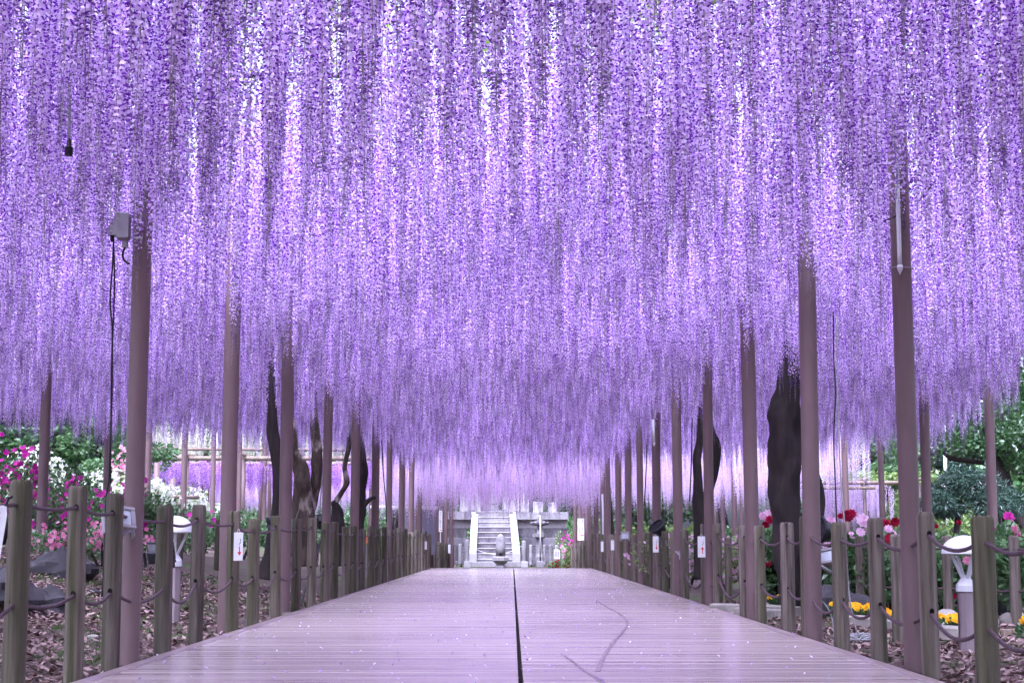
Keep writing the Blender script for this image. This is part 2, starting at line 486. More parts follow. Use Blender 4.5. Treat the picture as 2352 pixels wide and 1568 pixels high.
ly = [v * 1.048 for v in ly]; lh = [0.7 + (h - 0.7) * 1.048 for h in lh]
lp = [(XL + rnd.uniform(-0.01, 0.02), y, -0.06) for y in ly]
lh = [h + 0.06 for h in lh]
for k, px in enumerate((985, 993, 1001, 1009, 1017, 1025, 1032, 1040)):
    lp.append(((px - 1176) / F * (45.2 + 0.25 * k), 45.2 + 0.25 * k, -0.2)); lh.append(0.98 - 0.02 * k)
rope_fence('rope_fence', 'weathered log post rope fence along the left edge of the deck', lp, left_meshes, lh, (0.895, 0.47), (0.025, 0.085), PR, M['rope'])
ry_ = [6.5, 7.37, 8.45, 9.5, 10.5, 11.6, 12.6, 13.87, 14.94, 16.8, 17.9, 19.9, 21.4, 22.4]
rh = [0.82, 0.823, 0.86, 0.845, 0.83, 0.887, 0.857, 0.846, 0.858, 0.90, 0.91, 0.86, 0.85, 0.86]
y = ry_[-1]
while y < 42.5:
    y += 1.15 + rnd.uniform(-0.1, 0.1); ry_.append(y); rh.append(rnd.uniform(0.82, 0.92))
ry_ = [v * 1.032 for v in ry_]; rh = [0.7 + (h - 0.7) * 1.032 for h in rh]
rp_ = [(XR + rnd.uniform(-0.015, 0.015) + (0.03 if i < 3 else 0), y, -0.06) for i, y in enumerate(ry_)]
rh = [h + 0.06 for h in rh]
for k, px in enumerate((1366, 1357, 1348, 1339, 1330, 1321, 1313)):
    rp_.append(((px - 1176) / F * (45.2 + 0.25 * k), 45.2 + 0.25 * k, -0.2)); rh.append(0.98 - 0.02 * k)
rope_fence('rope_fence', 'weathered log post rope fence along the right edge of the deck', rp_, right_meshes, rh, (0.875, 0.42), (0.075, 0.10), PR, M['rope'], 0.0105)

# ------------------------------------------------------------------ trellis poles and roof beams
ROOF_Z = 3.75
trellis = thing('wisteria_trellis', 'tall brown pole trellis carrying the wisteria roof over the deck', 'trellis')
def pole_mesh(rad, h):
    mb = MB(); n = 24
    prof = [(rad * 1.0, -0.2), (rad, 0.0), (rad, h * 0.33), (rad, h * 0.66), (rad, h)]
    return mb.lathe(prof, n).mesh('pole', M['pole_paint'], True)
pmesh = [pole_mesh(0.0575, ROOF_Z + 0.1), pole_mesh(0.066, ROOF_Z + 0.1), pole_mesh(0.067, ROOF_Z + 0.1)]
left_row = [(-2.28, 9.5), (-2.36, 13.1), (-2.36, 16.4), (-2.36, 20.0), (-2.36, 23.6), (-2.36, 27.2), (-2.36, 30.3), (-2.36, 33.6), (-2.36, 36.8), (-2.36, 40.4), (-2.36, 44.6), (-2.36, 48.0)]
right_row = [(2.285, 9.06), (2.245, 11.85), (2.245, 14.75), (2.245, 18.0), (2.245, 21.3), (2.245, 24.5), (2.245, 27.5), (2.245, 30.4), (2.245, 33.3), (2.245, 36.8), (2.245, 39.0), (2.245, 42.0), (2.245, 45.0), (2.245, 48.0)]
outer = []
def polepx(px, Y):  # an outer pole seen at px
    return ((px - 1176) / F * Y, Y)
outer += [polepx(103, 20.6), polepx(249, 24.0), polepx(341, 30.5), polepx(425, 35.0), polepx(492, 37.0), polepx(551, 42), polepx(610, 44), polepx(622, 47)]
outer += [polepx(2123, 21.5), polepx(2272, 21.8), polepx(2022, 30.8), polepx(1940, 33.5), polepx(1684, 40), polepx(1657, 44), polepx(1776, 34.0), polepx(1640, 48), polepx(1700, 47)]
outer += [polepx(px, 46.6) for px in (994, 1004.6, 1015, 1024, 1037.5, 1320, 1331, 1338, 1346)]
outer += [(-5.2, 6.0), (-8.0, 12.5), (6.1, 5.5), (7.6, 13.5), (-2.1, 5.0), (2.2, 5.0), (-2.1, 1.5), (2.2, 1.5), (-6.0, 1.5), (6.0, 1.5)]
for i, (x, y) in enumerate(left_row + right_row + outer):
    o = obj('pole', pmesh[i % 3], trellis)
    o.location = (x, y, gz(x, y)); o.rotation_euler = (rnd.uniform(-0.006, 0.006), rnd.uniform(-0.006, 0.006), rnd.uniform(0, 6.28))
def beam(a, b, r=0.045, nm='beam', m='log', parent=trellis):
    return MB().tube([a, Vector(a).lerp(Vector(b), 0.5), b], r, 8).build(nm, M[m], parent, smooth=True)
for x in (-8.5, -5.5, -2.25, 2.14, 5.2, 8.4):
    y1 = 46 if abs(x) < 3 else 32
    for k in range(int((y1 - 0) / 6.4) + 1):
        beam((x, 0.3 + 6.4 * k, ROOF_Z + 0.05), (x, min(y1, 0.3 + 6.4 * (k + 1)), ROOF_Z + 0.05), 0.035, m='bark')
for k in range(15):
    y = 1.0 + 3.15 * k
    w = 8.6 if y < 30 else 3.2
    beam((-w, y, ROOF_Z + 0.13), (w, y, ROOF_Z + 0.13), 0.022, m='bark')

# ------------------------------------------------------------------ wisteria racemes
def raceme_mesh(seed, L, width=1.0, dens=225, tail=0.17, name='raceme', mats=None, fs_=1.0):
    rg = random.Random(seed)
    mb = MB()
    n = int(L * dens)
    bend = (rg.uniform(-0.03, 0.03), rg.uniform(-0.03, 0.03))
    def axis(t): return Vector((bend[0] * t * t, bend[1] * t * t, -L * t))
    mb.tube([axis(k / 5) for k in range(6)], [0.0024, 0.0023, 0.0021, 0.0019, 0.0016, 0.0010], 3, mi=2, cap=False, tone=rg.random())
    for i in range(n):
        t = (i + rg.random()) / n * 0.98 + 0.012
        a = i * 2.39996 + rg.uniform(-0.45, 0.45)
        c0 = axis(t)
        o = Vector((math.cos(a), math.sin(a), 0)); s_ = Vector((-math.sin(a), math.cos(a), 0)); up = Vector((0, 0, 1))
        if t > 1 - tail:           # unopened buds on the tail
            k = (1 - t) / tail
            if rg.random() > 0.35 + 0.45 * k: continue
            s = (0.0028 + 0.0045 * k) * rg.uniform(0.8, 1.3)
            c = c0 + o * (0.004 + 0.014 * k) + up * rg.uniform(-0.004, 0.004)
            tip = c + o * s * 1.3 - up * s * 0.9
            mi = 3 if k < 0.6 or rg.random() < 0.5 else 1
            mb.add([c + s_ * s * 0.6, c - s_ * s * 0.6, tip, c0], [(0, 1, 2), (3, 0, 2), (3, 2, 1)], mi, rg.random())
            continue
        op = min(1.0, 0.5 + (1 - tail - t) * 2.6)
        pr = (0.040 - 0.020 * t) * rg.uniform(0.75, 1.3) * width
        s = 0.0126 * op * rg.uniform(0.8, 1.2) * fs_
        c = c0 + o * pr + up * rg.uniform(-0.012, 0.010)
        # banner petal: rotate its frame a little so no two catch the light alike
        q = Matrix.Rotation(rg.uniform(-0.7, 0.7), 3, up) @ Matrix.Rotation(rg.uniform(-0.75, 0.35), 3, s_)
        oo, ss, uu = q @ o, q @ s_, q @ up
        tone = rg.random()
        p0 = c
        vs_ = [p0, p0 - ss*s - oo*s*0.22 + uu*s*0.25, p0 - ss*s*0.72 - oo*s*0.40 + uu*s*1.15, p0 + uu*s*1.45 - oo*s*0.28,
               p0 + ss*s*0.72 - oo*s*0.40 + uu*s*1.15, p0 + ss*s - oo*s*0.22 + uu*s*0.25]
        mb.add(vs_, [(0, 2, 1), (0, 3, 2), (0, 4, 3), (0, 5, 4)], 0, tone)
        k_ = s * 0.66
        b0 = c - uu * s * 0.08
        tip = b0 + oo * k_ * 1.7 - uu * k_ * 0.7
        mb.add([b0 + ss*k_*0.62, b0 - ss*k_*0.62, tip, b0 - uu*k_*0.95 + oo*k_*0.5, b0 + uu*k_*0.30 + oo*k_*0.5],
               [(0, 4, 2), (4, 1, 2), (0, 2, 3), (3, 2, 1)], 1, rg.random())
    return mb.mesh(name, mats or [M['petal'], M['keel'], M['stem'], M['bud']])

def raceme_set(prefix, specs, mats, **kw):
    c = bpy.data.collections.new(prefix)
    obs = []
    for i, (sd, L, w) in enumerate(specs):
        me = raceme_mesh(sd, L, w, mats=mats, **kw)
        o = bpy.data.objects.new('%s_%02d' % (prefix, i), me)
        c.objects.link(o); obs.append(o)
    return c, obs, [s[1] for s in specs]

base_m = [M['petal'], M['keel'], M['stem'], M['bud']]
pale_m = [M['petal_pale'], M['petal'], M['stem'], M['bud']]
deep_m = [M['petal_deep'], M['keel'], M['stem'], M['bud']]
white_m = [M['petal_white'], M['petal_white'], M['stem'], M['young_leaf']]
SET = {
    'main': raceme_set('raceme_main', [(1, 1.10, 1.0), (2, 1.22, 1.1), (3, 1.32, 0.95), (4, 1.42, 1.05), (5, 1.18, 1.15), (6, 1.28, 1.0), (7, 1.52, 0.9), (8, 1.02, 1.1)], base_m),
    'far': raceme_set('raceme_far', [(11, 1.9, 1.0), (12, 2.1, 1.1), (13, 1.75, 0.95), (14, 2.0, 1.05)], pale_m, dens=110, fs_=1.15),
    'deep': raceme_set('raceme_deep', [(21, 0.55, 1.2), (22, 0.7, 1.2), (23, 0.62, 1.1)], deep_m, tail=0.08, dens=110, fs_=1.3),
    'pale': raceme_set('raceme_pale', [(31, 1.0, 1.0), (32, 1.2, 1.1), (33, 1.1, 1.0)], pale_m, dens=100, fs_=1.3),
    'white': raceme_set('raceme_white', [(41, 0.55, 1.2), (42, 0.65, 1.2)], white_m, dens=100, tail=0.1, fs_=1.4),
}

_gn = {}
def scatter_group(key):
    if key in _gn: return _gn[key]
    g = bpy.data.node_groups.new('scatter_' + key, 'GeometryNodeTree')
    g.interface.new_socket('Geometry', in_out='INPUT', socket_type='NodeSocketGeometry')
    g.interface.new_socket('Geometry', in_out='OUTPUT', socket_type='NodeSocketGeometry')
    N, Lk = g.nodes, g.links
    gi, go = N.new('NodeGroupInput'), N.new('NodeGroupOutput')
    ip = N.new('GeometryNodeInstanceOnPoints')
    ci = N.new('GeometryNodeCollectionInfo'); ci.inputs['Collection'].default_value = SET[key][0]
    ci.inputs['Separate Children'].default_value = True; ci.inputs['Reset Children'].default_value = True
    ip.inputs['Pick Instance'].default_value = True
    def att(nm, ty):
        a = N.new('GeometryNodeInputNamedAttribute'); a.data_type = ty; a.inputs['Name'].default_value = nm
        return a.outputs[0]
    e = N.new('FunctionNodeEulerToRotation')
    Lk.new(att('rot', 'FLOAT_VECTOR'), e.inputs[0])
    Lk.new(gi.outputs[0], ip.inputs['Points']); Lk.new(ci.outputs[0], ip.inputs['Instance'])
    Lk.new(att('vi', 'INT'), ip.inputs['Instance Index']); Lk.new(e.outputs[0], ip.inputs['Rotation'])
    Lk.new(att('sc', 'FLOAT_VECTOR'), ip.inputs['Scale'])
    Lk.new(ip.outputs[0], go.inputs[0])
    _gn[key] = g
    return g

def scatter(name, key, items, parent):
    """items: (loc, rot, scale vec, variant)"""
    me = bpy.data.meshes.new(name)
    me.from_pydata([tuple(i[0]) for i in items], [], [])
    a = me.attributes.new('rot', 'FLOAT_VECTOR', 'POINT'); a.data.foreach_set('vector', [c for i in items for c in i[1]])
    a = me.attributes.new('sc', 'FLOAT_VECTOR', 'POINT'); a.data.foreach_set('vector', [c for i in items for c in i[2]])
    a = me.attributes.new('vi', 'INT', 'POINT'); a.data.foreach_set('value', [i[3] for i in items])
    o = obj(name, me, parent)
    md = o.modifiers.new('scatter', 'NODES'); md.node_group = scatter_group(key)
    o['kind'] = 'stuff'
    return o

def vnoise(x, y, s):
    return 0.5 + 0.25 * (math.sin(x * 1.3 * s + 1.7 * math.sin(y * 0.7 * s)) + math.sin(y * 1.1 * s + 2.1 * math.sin(x * 0.9 * s + 1.0)))

def y_limit(x):
    if x < -2.6: return 34.0 + (x + 2.6) * 1.6 if x > -7 else 27.0 + (x + 7) * 1.6
    if x > 2.6: return 36.0 - (x - 2.6) * 1.1
    return 37.0

def x_limit_right(y): return 6.6 + 0.1 * max(0.0, y - 18)

def canopy_items():
    out = []
    step = 0.182
    yy = -6.0
    while yy < 37:
        xx = -10.0
        while xx < 9.6:
            x = xx + rnd.uniform(-0.09, 0.09); y = yy + rnd.uniform(-0.09, 0.09)
            xx += step
            if y > y_limit(x) or x > x_limit_right(y): continue
            if abs(x) > 0.36 * max(y, 4.0) + 2.2: continue
            d = vnoise(x, y, 1.0) * 0.6 + vnoise(x + 9, y + 4, 2.6) * 0.4
            if rnd.random() > (0.34 + 0.85 * d) * (0.88 if 9.5 < y < 14 else 1.0): continue  # racemes thinned in this band to let more light in
            L = 0.99 + 0.20 * vnoise(x + 3, y - 5, 0.8)
            z = ROOF_Z + rnd.uniform(-0.12, 0.10)
            out.append(((x, y, z), (rnd.uniform(-0.03, 0.03), rnd.uniform(-0.03, 0.03), rnd.uniform(0, 6.283)),
                        (1.0, 1.0, L), rnd.randrange(8)))
        yy += step
    return out

items = canopy_items()
# the racemes that show largest: nearest ones whose lower half lies inside the view
def visible_size(it):
    (x, y, z), L = it[0], it[2][2] * SET['main'][2][it[3]]
    if y < 4.2: return 0
    zb = z - L
    top = CAM_Z + y * math.tan(PITCH + math.atan(784 / F))
    if zb > top or abs(x) > 0.326 * y * 1.03 + 0.05: return 0
    return (min(z, top) - zb) / y
rank = sorted(range(len(items)), key=lambda i: -visible_size(items[i]))
near = set(rank[:300])

wist = thing('wisteria_tree', 'thick dark wisteria trunk right of the deck whose flower roof covers it', 'tree')
near_src = SET['main'][1]
for i in near:
    loc, rot, sc, vi = items[i]
    o = obj('raceme', near_src[vi].data, wist)
    o.location = loc; o.rotation_euler = rot; o.scale = sc
scatter('raceme_mass', 'main', [it for i, it in enumerate(items) if i not in near], wist)
print('racemes', len(items))

# young leaves and thin vines on the roof
def leaf_quads(n, fn, size, m, name, parent, seed=1, droop=0.5):
    rg = random.Random(seed); mb = MB()
    for _ in range(n):
        c = Vector(fn(rg)); s = size * rg.uniform(0.6, 1.3)
        a = rg.uniform(0, 6.283); e = rg.gauss(-droop * 0.5, 0.5)
        d = Vector((math.cos(a) * math.cos(e), math.sin(a) * math.cos(e), math.sin(e)))
        w = d.cross(Vector((0, 0, 1))); w = (w.normalized() if w.length > 1e-3 else Vector((1, 0, 0)))
        w = Matrix.Rotation(rg.uniform(-0.8, 0.8), 3, d) @ w
        nrm = d.cross(w)
        mb.add([c, c + d*s*0.5 + w*s*0.28 - nrm*s*0.06, c + d*s, c + d*s*0.5 - w*s*0.28 - nrm*s*0.06], [(0, 1, 2), (0, 2, 3)], 0, rg.random())
    return mb.build(name, m, parent)
def leafiness(x, y):
    # leaf cover shaped to shade near bay and mid tunnel, thinned elsewhere for light
    if y < 8.4: return 1.25
    if y < 15.5: return 0.18
    if y < 27: return 0.9
    return 0.3
def roof_pt(rg):
    while True:
        y = rg.uniform(-6.5, 37); x = rg.uniform(-9.5, 9)
        if y < y_limit(x) and x < x_limit_right(y) and abs(x) < 0.36 * max(y, 4.0) + 2.2 and vnoise(x * 1.4, y * 1.4, 1.3) * leafiness(x, y) > rg.random() * 0.9:
            return (x, y, ROOF_Z + rg.uniform(-0.15, 0.45))
tag(leaf_quads(70000, roof_pt, 0.095, M['young_leaf'], 'roof_leaves', wist, 3), kind='stuff')
vb = MB()
for k in range(70):
    x = rnd.uniform(-8.5, 7); y = rnd.uniform(2, 30); a = rnd.uniform(0, 6.28)
    pts = [Vector((x, y, ROOF_Z + 0.08))]
    for j in range(7):
        a += rnd.uniform(-0.5, 0.5)
        pts.append(pts[-1] + Vector((math.cos(a) * 0.5, math.sin(a) * 0.5, rnd.uniform(-0.05, 0.05))))
    r0 = rnd.uniform(0.012, 0.035)
    vb.tube(pts, [r0 * (1 - 0.1 * j) for j in range(8)], 6)
vb.build('vine_branches', M['bark'], wist, smooth=True)

def trunk(name, pts, radii, m, parent, n=14, seed=0, knob=0.14):
    rg = random.Random(seed)
    n = int(n * 1.6); P = smooth_path(pts, 9); m_ = len(P)
    rr = np.interp(np.linspace(0, len(radii) - 1, m_), range(len(radii)), radii)
    mb = MB(); mb.tube(P, list(rr), n, cap=True)
    ph = [rg.uniform(0, 6.28) for _ in range(4)]
    for i in range(m_):
        c = P[i]
        for k in range(n):
            v = Vector(mb.v[i*n+k]); d = v - c; a = 2 * math.pi * k / n
            f_ = 1 + knob * (0.5 * math.sin(3*a + ph[0] + i*0.2) + 0.35 * math.sin(5*a + ph[1] - i*0.28) + 0.35 * math.sin(2*a + ph[2] + i*0.5))
            f_ += 0.28 * knob / 0.14 * mnoise.noise(Vector((v.x * 7, v.y * 7, v.z * 2.6))) + 0.14 * mnoise.noise(Vector((v.x * 19, v.y * 19, v.z * 6)))
            mb.v[i*n+k] = tuple(c + d * f_)
    return mb.build(name, m, parent, smooth=True)

Yt = 17.0
b = at(1822, 1392, Yt)
trunk('trunk', [(b.x, Yt, gz(b.x, Yt) - 0.1), at(1815, 1300, Yt), at(1806, 1180, Yt), at(1800, 1050, Yt), at(1803, 960, Yt), at(1812, 890, Yt), at(1820, 800, Yt), (at(1820, 800, Yt).x + 0.1, Yt, ROOF_Z)],
      [0.17, 0.155, 0.155, 0.175, 0.17, 0.14, 0.12, 0.10], M['bark'], wist, 18, 3)
trunk('limb', [at(1815, 1300, Yt + 0.25), at(1872, 1200, Yt + 0.4), at(1880, 1130, Yt + 0.5), at(1862, 1060, Yt + 0.5), at(1850, 960, Yt + 0.4), (b.x + 0.5, Yt + 0.4, ROOF_Z)], [0.07, 0.065, 0.06, 0.06, 0.06, 0.05], M['bark'], wist, 12, 5)

def side_wisteria(label, trunks, mats_, extra=()):
    t = thing('wisteria_tree', label, 'tree')
    for i, (pts, rad, mm) in enumerate(trunks):
        trunk('trunk' if i == 0 else 'limb', pts, rad, M[mm], t, 12, i + 11, 0.18)
    return t

def px_path(lst, Y): return [at(x, y, Y) for x, y in lst]
wr2 = side_wisteria('leaning grey wisteria trunk behind the fourth pole right of the deck',
    [(px_path([(1612, 1330), (1606, 1200), (1605, 1130), (1600, 1060), (1610, 990), (1618, 850)], 24), [0.10, 0.085, 0.07, 0.06, 0.065, 0.05], 'bark'),
     (px_path([(1608, 1200), (1622, 1150), (1640, 1080), (1646, 1030), (1634, 990), (1622, 940)], 24.2), [0.06, 0.065, 0.07, 0.065, 0.05, 0.04], 'bark')], 'bark')
side_wisteria('black wisteria trunk leaning beside the third pole left of the deck',
    [(px_path([(612, 1330), (622, 1260), (634, 1180), (640, 1100), (634, 1030), (626, 960), (618, 760)], 19), [0.10, 0.075, 0.06, 0.06, 0.07, 0.065, 0.05], 'bark')], 'bark')
side_wisteria('gnarled pale patched wisteria trunk behind the third and fourth left poles',
    [(px_path([(700, 1300), (702, 1210), (698, 1140), (688, 1080), (676, 1040), (668, 940), (668, 820)], 23.5), [0.19, 0.165, 0.15, 0.12, 0.08, 0.065, 0.05], 'bark_pale'),
     (px_path([(708, 1180), (722, 1120), (728, 1070), (726, 1020), (720, 940), (722, 820)], 23.7), [0.10, 0.09, 0.085, 0.075, 0.06, 0.05], 'bark_pale')], 'bark')
side_wisteria('twisted grey wisteria trunk behind the fifth left pole',
    [(px_path([(782, 1300), (778, 1210), (774, 1170), (765, 1150)], 27), [0.12, 0.10, 0.085, 0.06], 'bark'),
     (px_path([(768, 1160), (785, 1130), (796, 1105), (792, 1070), (802, 1020), (808, 930)], 27), [0.05, 0.045, 0.045, 0.042, 0.04, 0.03], 'bark_pale')], 'bark')
side_wisteria('slim dark wisteria trunk just right of the fifth left pole',
    [(px_path([(820, 1300), (826, 1210), (830, 1150), (832, 1090), (828, 1030), (826, 870)], 27), [0.11, 0.09, 0.07, 0.08, 0.075, 0.06], 'bark'),
     (px_path([(828, 1170), (845, 1150), (862, 1140)], 27), [0.05, 0.04, 0.03], 'bark')], 'bark')

# far end of the tunnel: long racemes, petals coloured paler for the open sky's brighter light
far_t = thing('wisteria_tree', 'lilac wisteria curtain, tinted pale as if brightly lit, hanging over the far end of the deck', 'tree')
fi = []
for k in range(2300):
    x = rnd.uniform(-3.4, 8.5); y = rnd.uniform(37.2, 44) if x < 2.6 else rnd.uniform(36.5, 50)
    if x < -2.5 and y < 38.5: continue
    z = ROOF_Z + rnd.uniform(-0.2, 0.15) - (0.0 if x < 2.6 else 0.1)
    fi.append(((x, y, z), (rnd.uniform(-0.03, 0.03), rnd.uniform(-0.03, 0.03), rnd.uniform(0, 6.283)), (1.1, 1.1, rnd.uniform(0.88, 1.1) * (1.2 if x < 2.6 and y > 39 else 1.0)), rnd.randrange(4)))
scatter('raceme_mass', 'far', fi, far_t)
trunk('trunk', px_path([(1392, 1300), (1398, 1200), (1395, 1140), (1390, 1090), (1394, 1040)], 41), [0.16, 0.13, 0.11, 0.10, 0.08], M['bark'], far_t, 10, 44)

# ------------------------------------------------------------------ background wisteria arbours
def hang(n, xr, yr, zr, key, sc, seed):
    rg = random.Random(seed); out = []; nv = len(SET[key][1])
    for _ in range(n):
        k = rg.uniform(*sc)
        out.append(((rg.uniform(*xr), rg.uniform(*yr), rg.uniform(*zr)), (rg.uniform(-0.05, 0.05), rg.uniform(-0.05, 0.05), rg.uniform(0, 6.28)), (k, k, k * rg.uniform(0.9, 1.15)), rg.randrange(nv)))
    return out

def arbour(label, xs, ys, z, nm='log_arbour', r=0.06, posts=True, base=0.0, rails=()):
    a = thing(nm, label, 'arbour')
    for y in ys:
        beam((xs[0], y, z), (xs[-1], y, z), r, 'beam', 'log', a)
        if posts:
            for x in xs:
                MB().tube([(x, y, gz(x, y) - 0.2), (x, y, z - 0.02)], r * 0.95, 10).build('post', M['pole_paint'], a, smooth=True)
    for x in xs:
        beam((x, ys[0] - 0.3, z + r * 1.6), (x, ys[-1] + 0.3, z + r * 1.6), r * 0.8, 'rafter', 'log', a)
    for (p, q) in rails:
        beam(p, q, r * 0.8, 'rail', 'log', a)
    return a

# left: deep purple short racemes with pale lilac ones behind them
arbour('pale log arbour seen behind the left poles above the deep purple racemes', [at(px, 1050, 43).x for px in (300, 430, 560, 690, 830, 960)], [43, 46], at(700, 1052, 43).z, rails=[(at(300, 1030, 46), at(1000, 1034, 46))])
deep = thing('wisteria_tree', 'deep purple short wisteria hanging below the log arbour behind the left poles', 'tree')
zt = at(700, 1062, 44).z
scatter('raceme_mass', 'deep', hang(560, (at(355, 1000, 44).x, at(1000, 1000, 44).x), (43.3, 46.5), (zt - 0.12, zt + 0.1), 'deep', (0.9, 1.25), 61), deep)
trunk('trunk', px_path([(540, 1250), (545, 1180), (538, 1120), (548, 1060)], 45), [0.13, 0.11, 0.10, 0.08], M['bark'], deep, 10, 71)
pale = thing('wisteria_tree', 'pale lilac wisteria wall hanging low behind the deep purple racemes', 'tree')
zt = at(700, 1082, 52).z
scatter('raceme_mass', 'pale', hang(800, (at(420, 1000, 52).x, at(1010, 1000, 52).x), (50, 53), (zt - 0.25, zt + 0.2), 'pale', (1.0, 1.25), 62), pale)
trunk('trunk', px_path([(905, 1250), (908, 1190), (902, 1140), (906, 1080)], 52), [0.13, 0.11, 0.10, 0.08], M['bark'], pale, 10, 72)
cream = thing('wisteria_tree', 'creamy white wisteria on the rear trellis above the log arbour', 'tree')
zt = at(700, 1000, 48).z
scatter('raceme_mass', 'white', hang(380, (at(330, 1000, 48).x, at(1000, 1000, 48).x), (47, 49.5), (zt - 0.3, zt + 0.35), 'white', (1.0, 1.4), 63), cream)
trunk('trunk', px_path([(470, 1250), (474, 1180), (468, 1110), (472, 1040)], 48.5), [0.11, 0.10, 0.09, 0.07], M['bark'], cream, 10, 73)
# right: low lilac wall under a leafy roof
rl = thing('wisteria_tree', 'low lilac wisteria wall under a leafy rail right of the big dark trunk', 'tree')
zt = at(1950, 1112, 40).z
scatter('raceme_mass', 'pale', hang(170, (at(1875, 1000, 40).x, at(2040, 1000, 40).x), (39.5, 41.5), (zt - 0.15, zt + 0.1), 'pale', (0.85, 1.05), 64), rl)
tag(leaf_quads(1600, lambda rg: (rg.uniform(at(1880, 1100, 40).x, at(2180, 1100, 40).x), rg.uniform(39.4, 42), zt + 0.12 + abs(rg.gauss(0, 0.09))), 0.14, M['leaf_light'], 'roof_leaves', rl, 9), kind='stuff')
trunk('trunk', px_path([(1985, 1240), (1987, 1190), (1983, 1150), (1986, 1105)], 40.4), [0.11, 0.10, 0.09, 0.07], M['bark'], rl, 10, 74)
arbour('low pale log arbour with a rail in front of the lilac wisteria wall', [at(px, 1110, 39).x for px in (1870, 1985, 2110)], [39, 42], at(1950, 1108, 39).z, r=0.05,
       rails=[(at(1890, 1120, 38.8), at(2010, 1120, 38.8)), (at(1880, 1100, 43), at(2180, 1103, 43))])

# ------------------------------------------------------------------ shrubs and trees
def leaf_cloud(mb, rg, lobes, n, size, mi=0, up=0.2, shell=0.55, tone=(0, 1), wide=0.30):
    for _ in range(n):
        c, rx, ry, rz_ = lobes[rg.randrange(len(lobes))]
        while True:
            p = Vector((rg.uniform(-1, 1), rg.uniform(-1, 1), rg.uniform(-1, 1)))
            l = p.length
            if 0.05 < l < 1 and l > shell * rg.random() ** 0.3: break
        pos = Vector((c[0] + p.x * rx, c[1] + p.y * ry, c[2] + p.z * rz_))
        s = size * rg.uniform(0.6, 1.35)
        d = (p.normalized() * 0.7 + Vector((rg.gauss(0, 0.6), rg.gauss(0, 0.6), rg.gauss(up, 0.45)))).normalized()
        w = d.cross(Vector((rg.gauss(0, 1), rg.gauss(0, 1), rg.gauss(0, 1))))
        if w.length < 1e-4: continue
        w.normalize(); nn = d.cross(w)
        mb.add([pos, pos + d*s*0.5 + w*s*wide - nn*s*0.08, pos + d*s, pos + d*s*0.5 - w*s*wide - nn*s*0.08], [(0, 1, 2), (0, 2, 3)], mi, tone[0] + (tone[1] - tone[0]) * rg.random())

def flower(mb, rg, c, size, mi, n=5, nrm=None, layers=1, cup=0.35):
    nrm = (nrm or Vector((rg.gauss(0, 0.5), rg.gauss(-0.8, 0.4), rg.gauss(0.4, 0.4)))).normalized()
    a = nrm.cross(Vector((0.3, 0.2, 0.9))).normalized(); b_ = nrm.cross(a)
    tn = rg.random()
    for L in range(layers):
        k = 1 - 0.3 * L; off = rg.uniform(0, 6.28)
        for i in range(n):
            th = 2 * math.pi * i / n + off
            d = (a * math.cos(th) + b_ * math.sin(th)); w = (-a * math.sin(th) + b_ * math.cos(th))
            t_ = c + d * size * k + nrm * size * (cup + 0.25 * L)
            m_ = c + d * size * k * 0.6 + nrm * size * (0.12 + 0.25 * L)
            mb.add([c + nrm * size * 0.15 * L, m_ + w * size * 0.42 * k, t_, m_ - w * size * 0.42 * k], [(0, 1, 2), (0, 2, 3)], mi, min(1, max(0, tn + rg.uniform(-0.3, 0.3))))

def shrub(name, label, cat, x, y, rx, ry, h, leafm, flm, nl, nf, lsize=0.06, fsize=0.035, seed=0, group=None, fl_n=5, layers=1, top_bias=0.0, stems=5):
    rg = random.Random(seed * 13 + 5)
    z0 = gz(x, y)
    t = thing(name, label, cat, (x, y, z0), 0, group)
    lobes = []
    for i in range(7):
        a = rg.uniform(0, 6.28); q = rg.uniform(0.15, 0.65)
        lobes.append(((math.cos(a) * rx * q, math.sin(a) * ry * q, h * rg.uniform(0.35, 0.72)), rx * rg.uniform(0.35, 0.55), ry * rg.uniform(0.35, 0.55), h * rg.uniform(0.22, 0.33)))
    mb = MB(); leaf_cloud(mb, rg, lobes, nl, lsize)
    mb.build('foliage', leafm, t)
    if nf:
        fb = MB()
        clumps = []
        for _ in range(max(3, nf // 5)):
            c, ax, ay, az = lobes[rg.randrange(len(lobes))]
            d = Vector((rg.gauss(0, 1), -abs(rg.gauss(0.6, 0.8)), rg.gauss(0.3 + top_bias, 0.7))).normalized()
            clumps.append((Vector((c[0] + d.x * ax * 1.02, c[1] + d.y * ay * 1.02, c[2] + d.z * az * 1.02)), d))
        for i in range(nf):
            c, d = clumps[rg.randrange(len(clumps))]
            p = c + Vector((rg.gauss(0, 1), rg.gauss(0, 0.6), rg.gauss(0, 1))) * fsize * 1.7
            flower(fb, rg, p, fsize * rg.uniform(0.75, 1.2), 0, fl_n, Vector((d.x + rg.gauss(0, 0.4), d.y - 0.5, d.z + rg.gauss(0, 0.4))), layers)
        fb.build('blossom', flm, t)
    sb = MB()
    for i in range(stems):
        a = rg.uniform(0, 6.28)
        sb.tube([(0, 0, -0.1), (math.cos(a) * rx * 0.2, math.sin(a) * ry * 0.2, h * 0.3), (math.cos(a) * rx * 0.4, math.sin(a) * ry * 0.4, h * 0.6)], [0.02, 0.014, 0.008], 5)
    sb.build('stems', M['bark'], t)
    return t

def pxs(px, Y): return (px - 1176) / F * Y

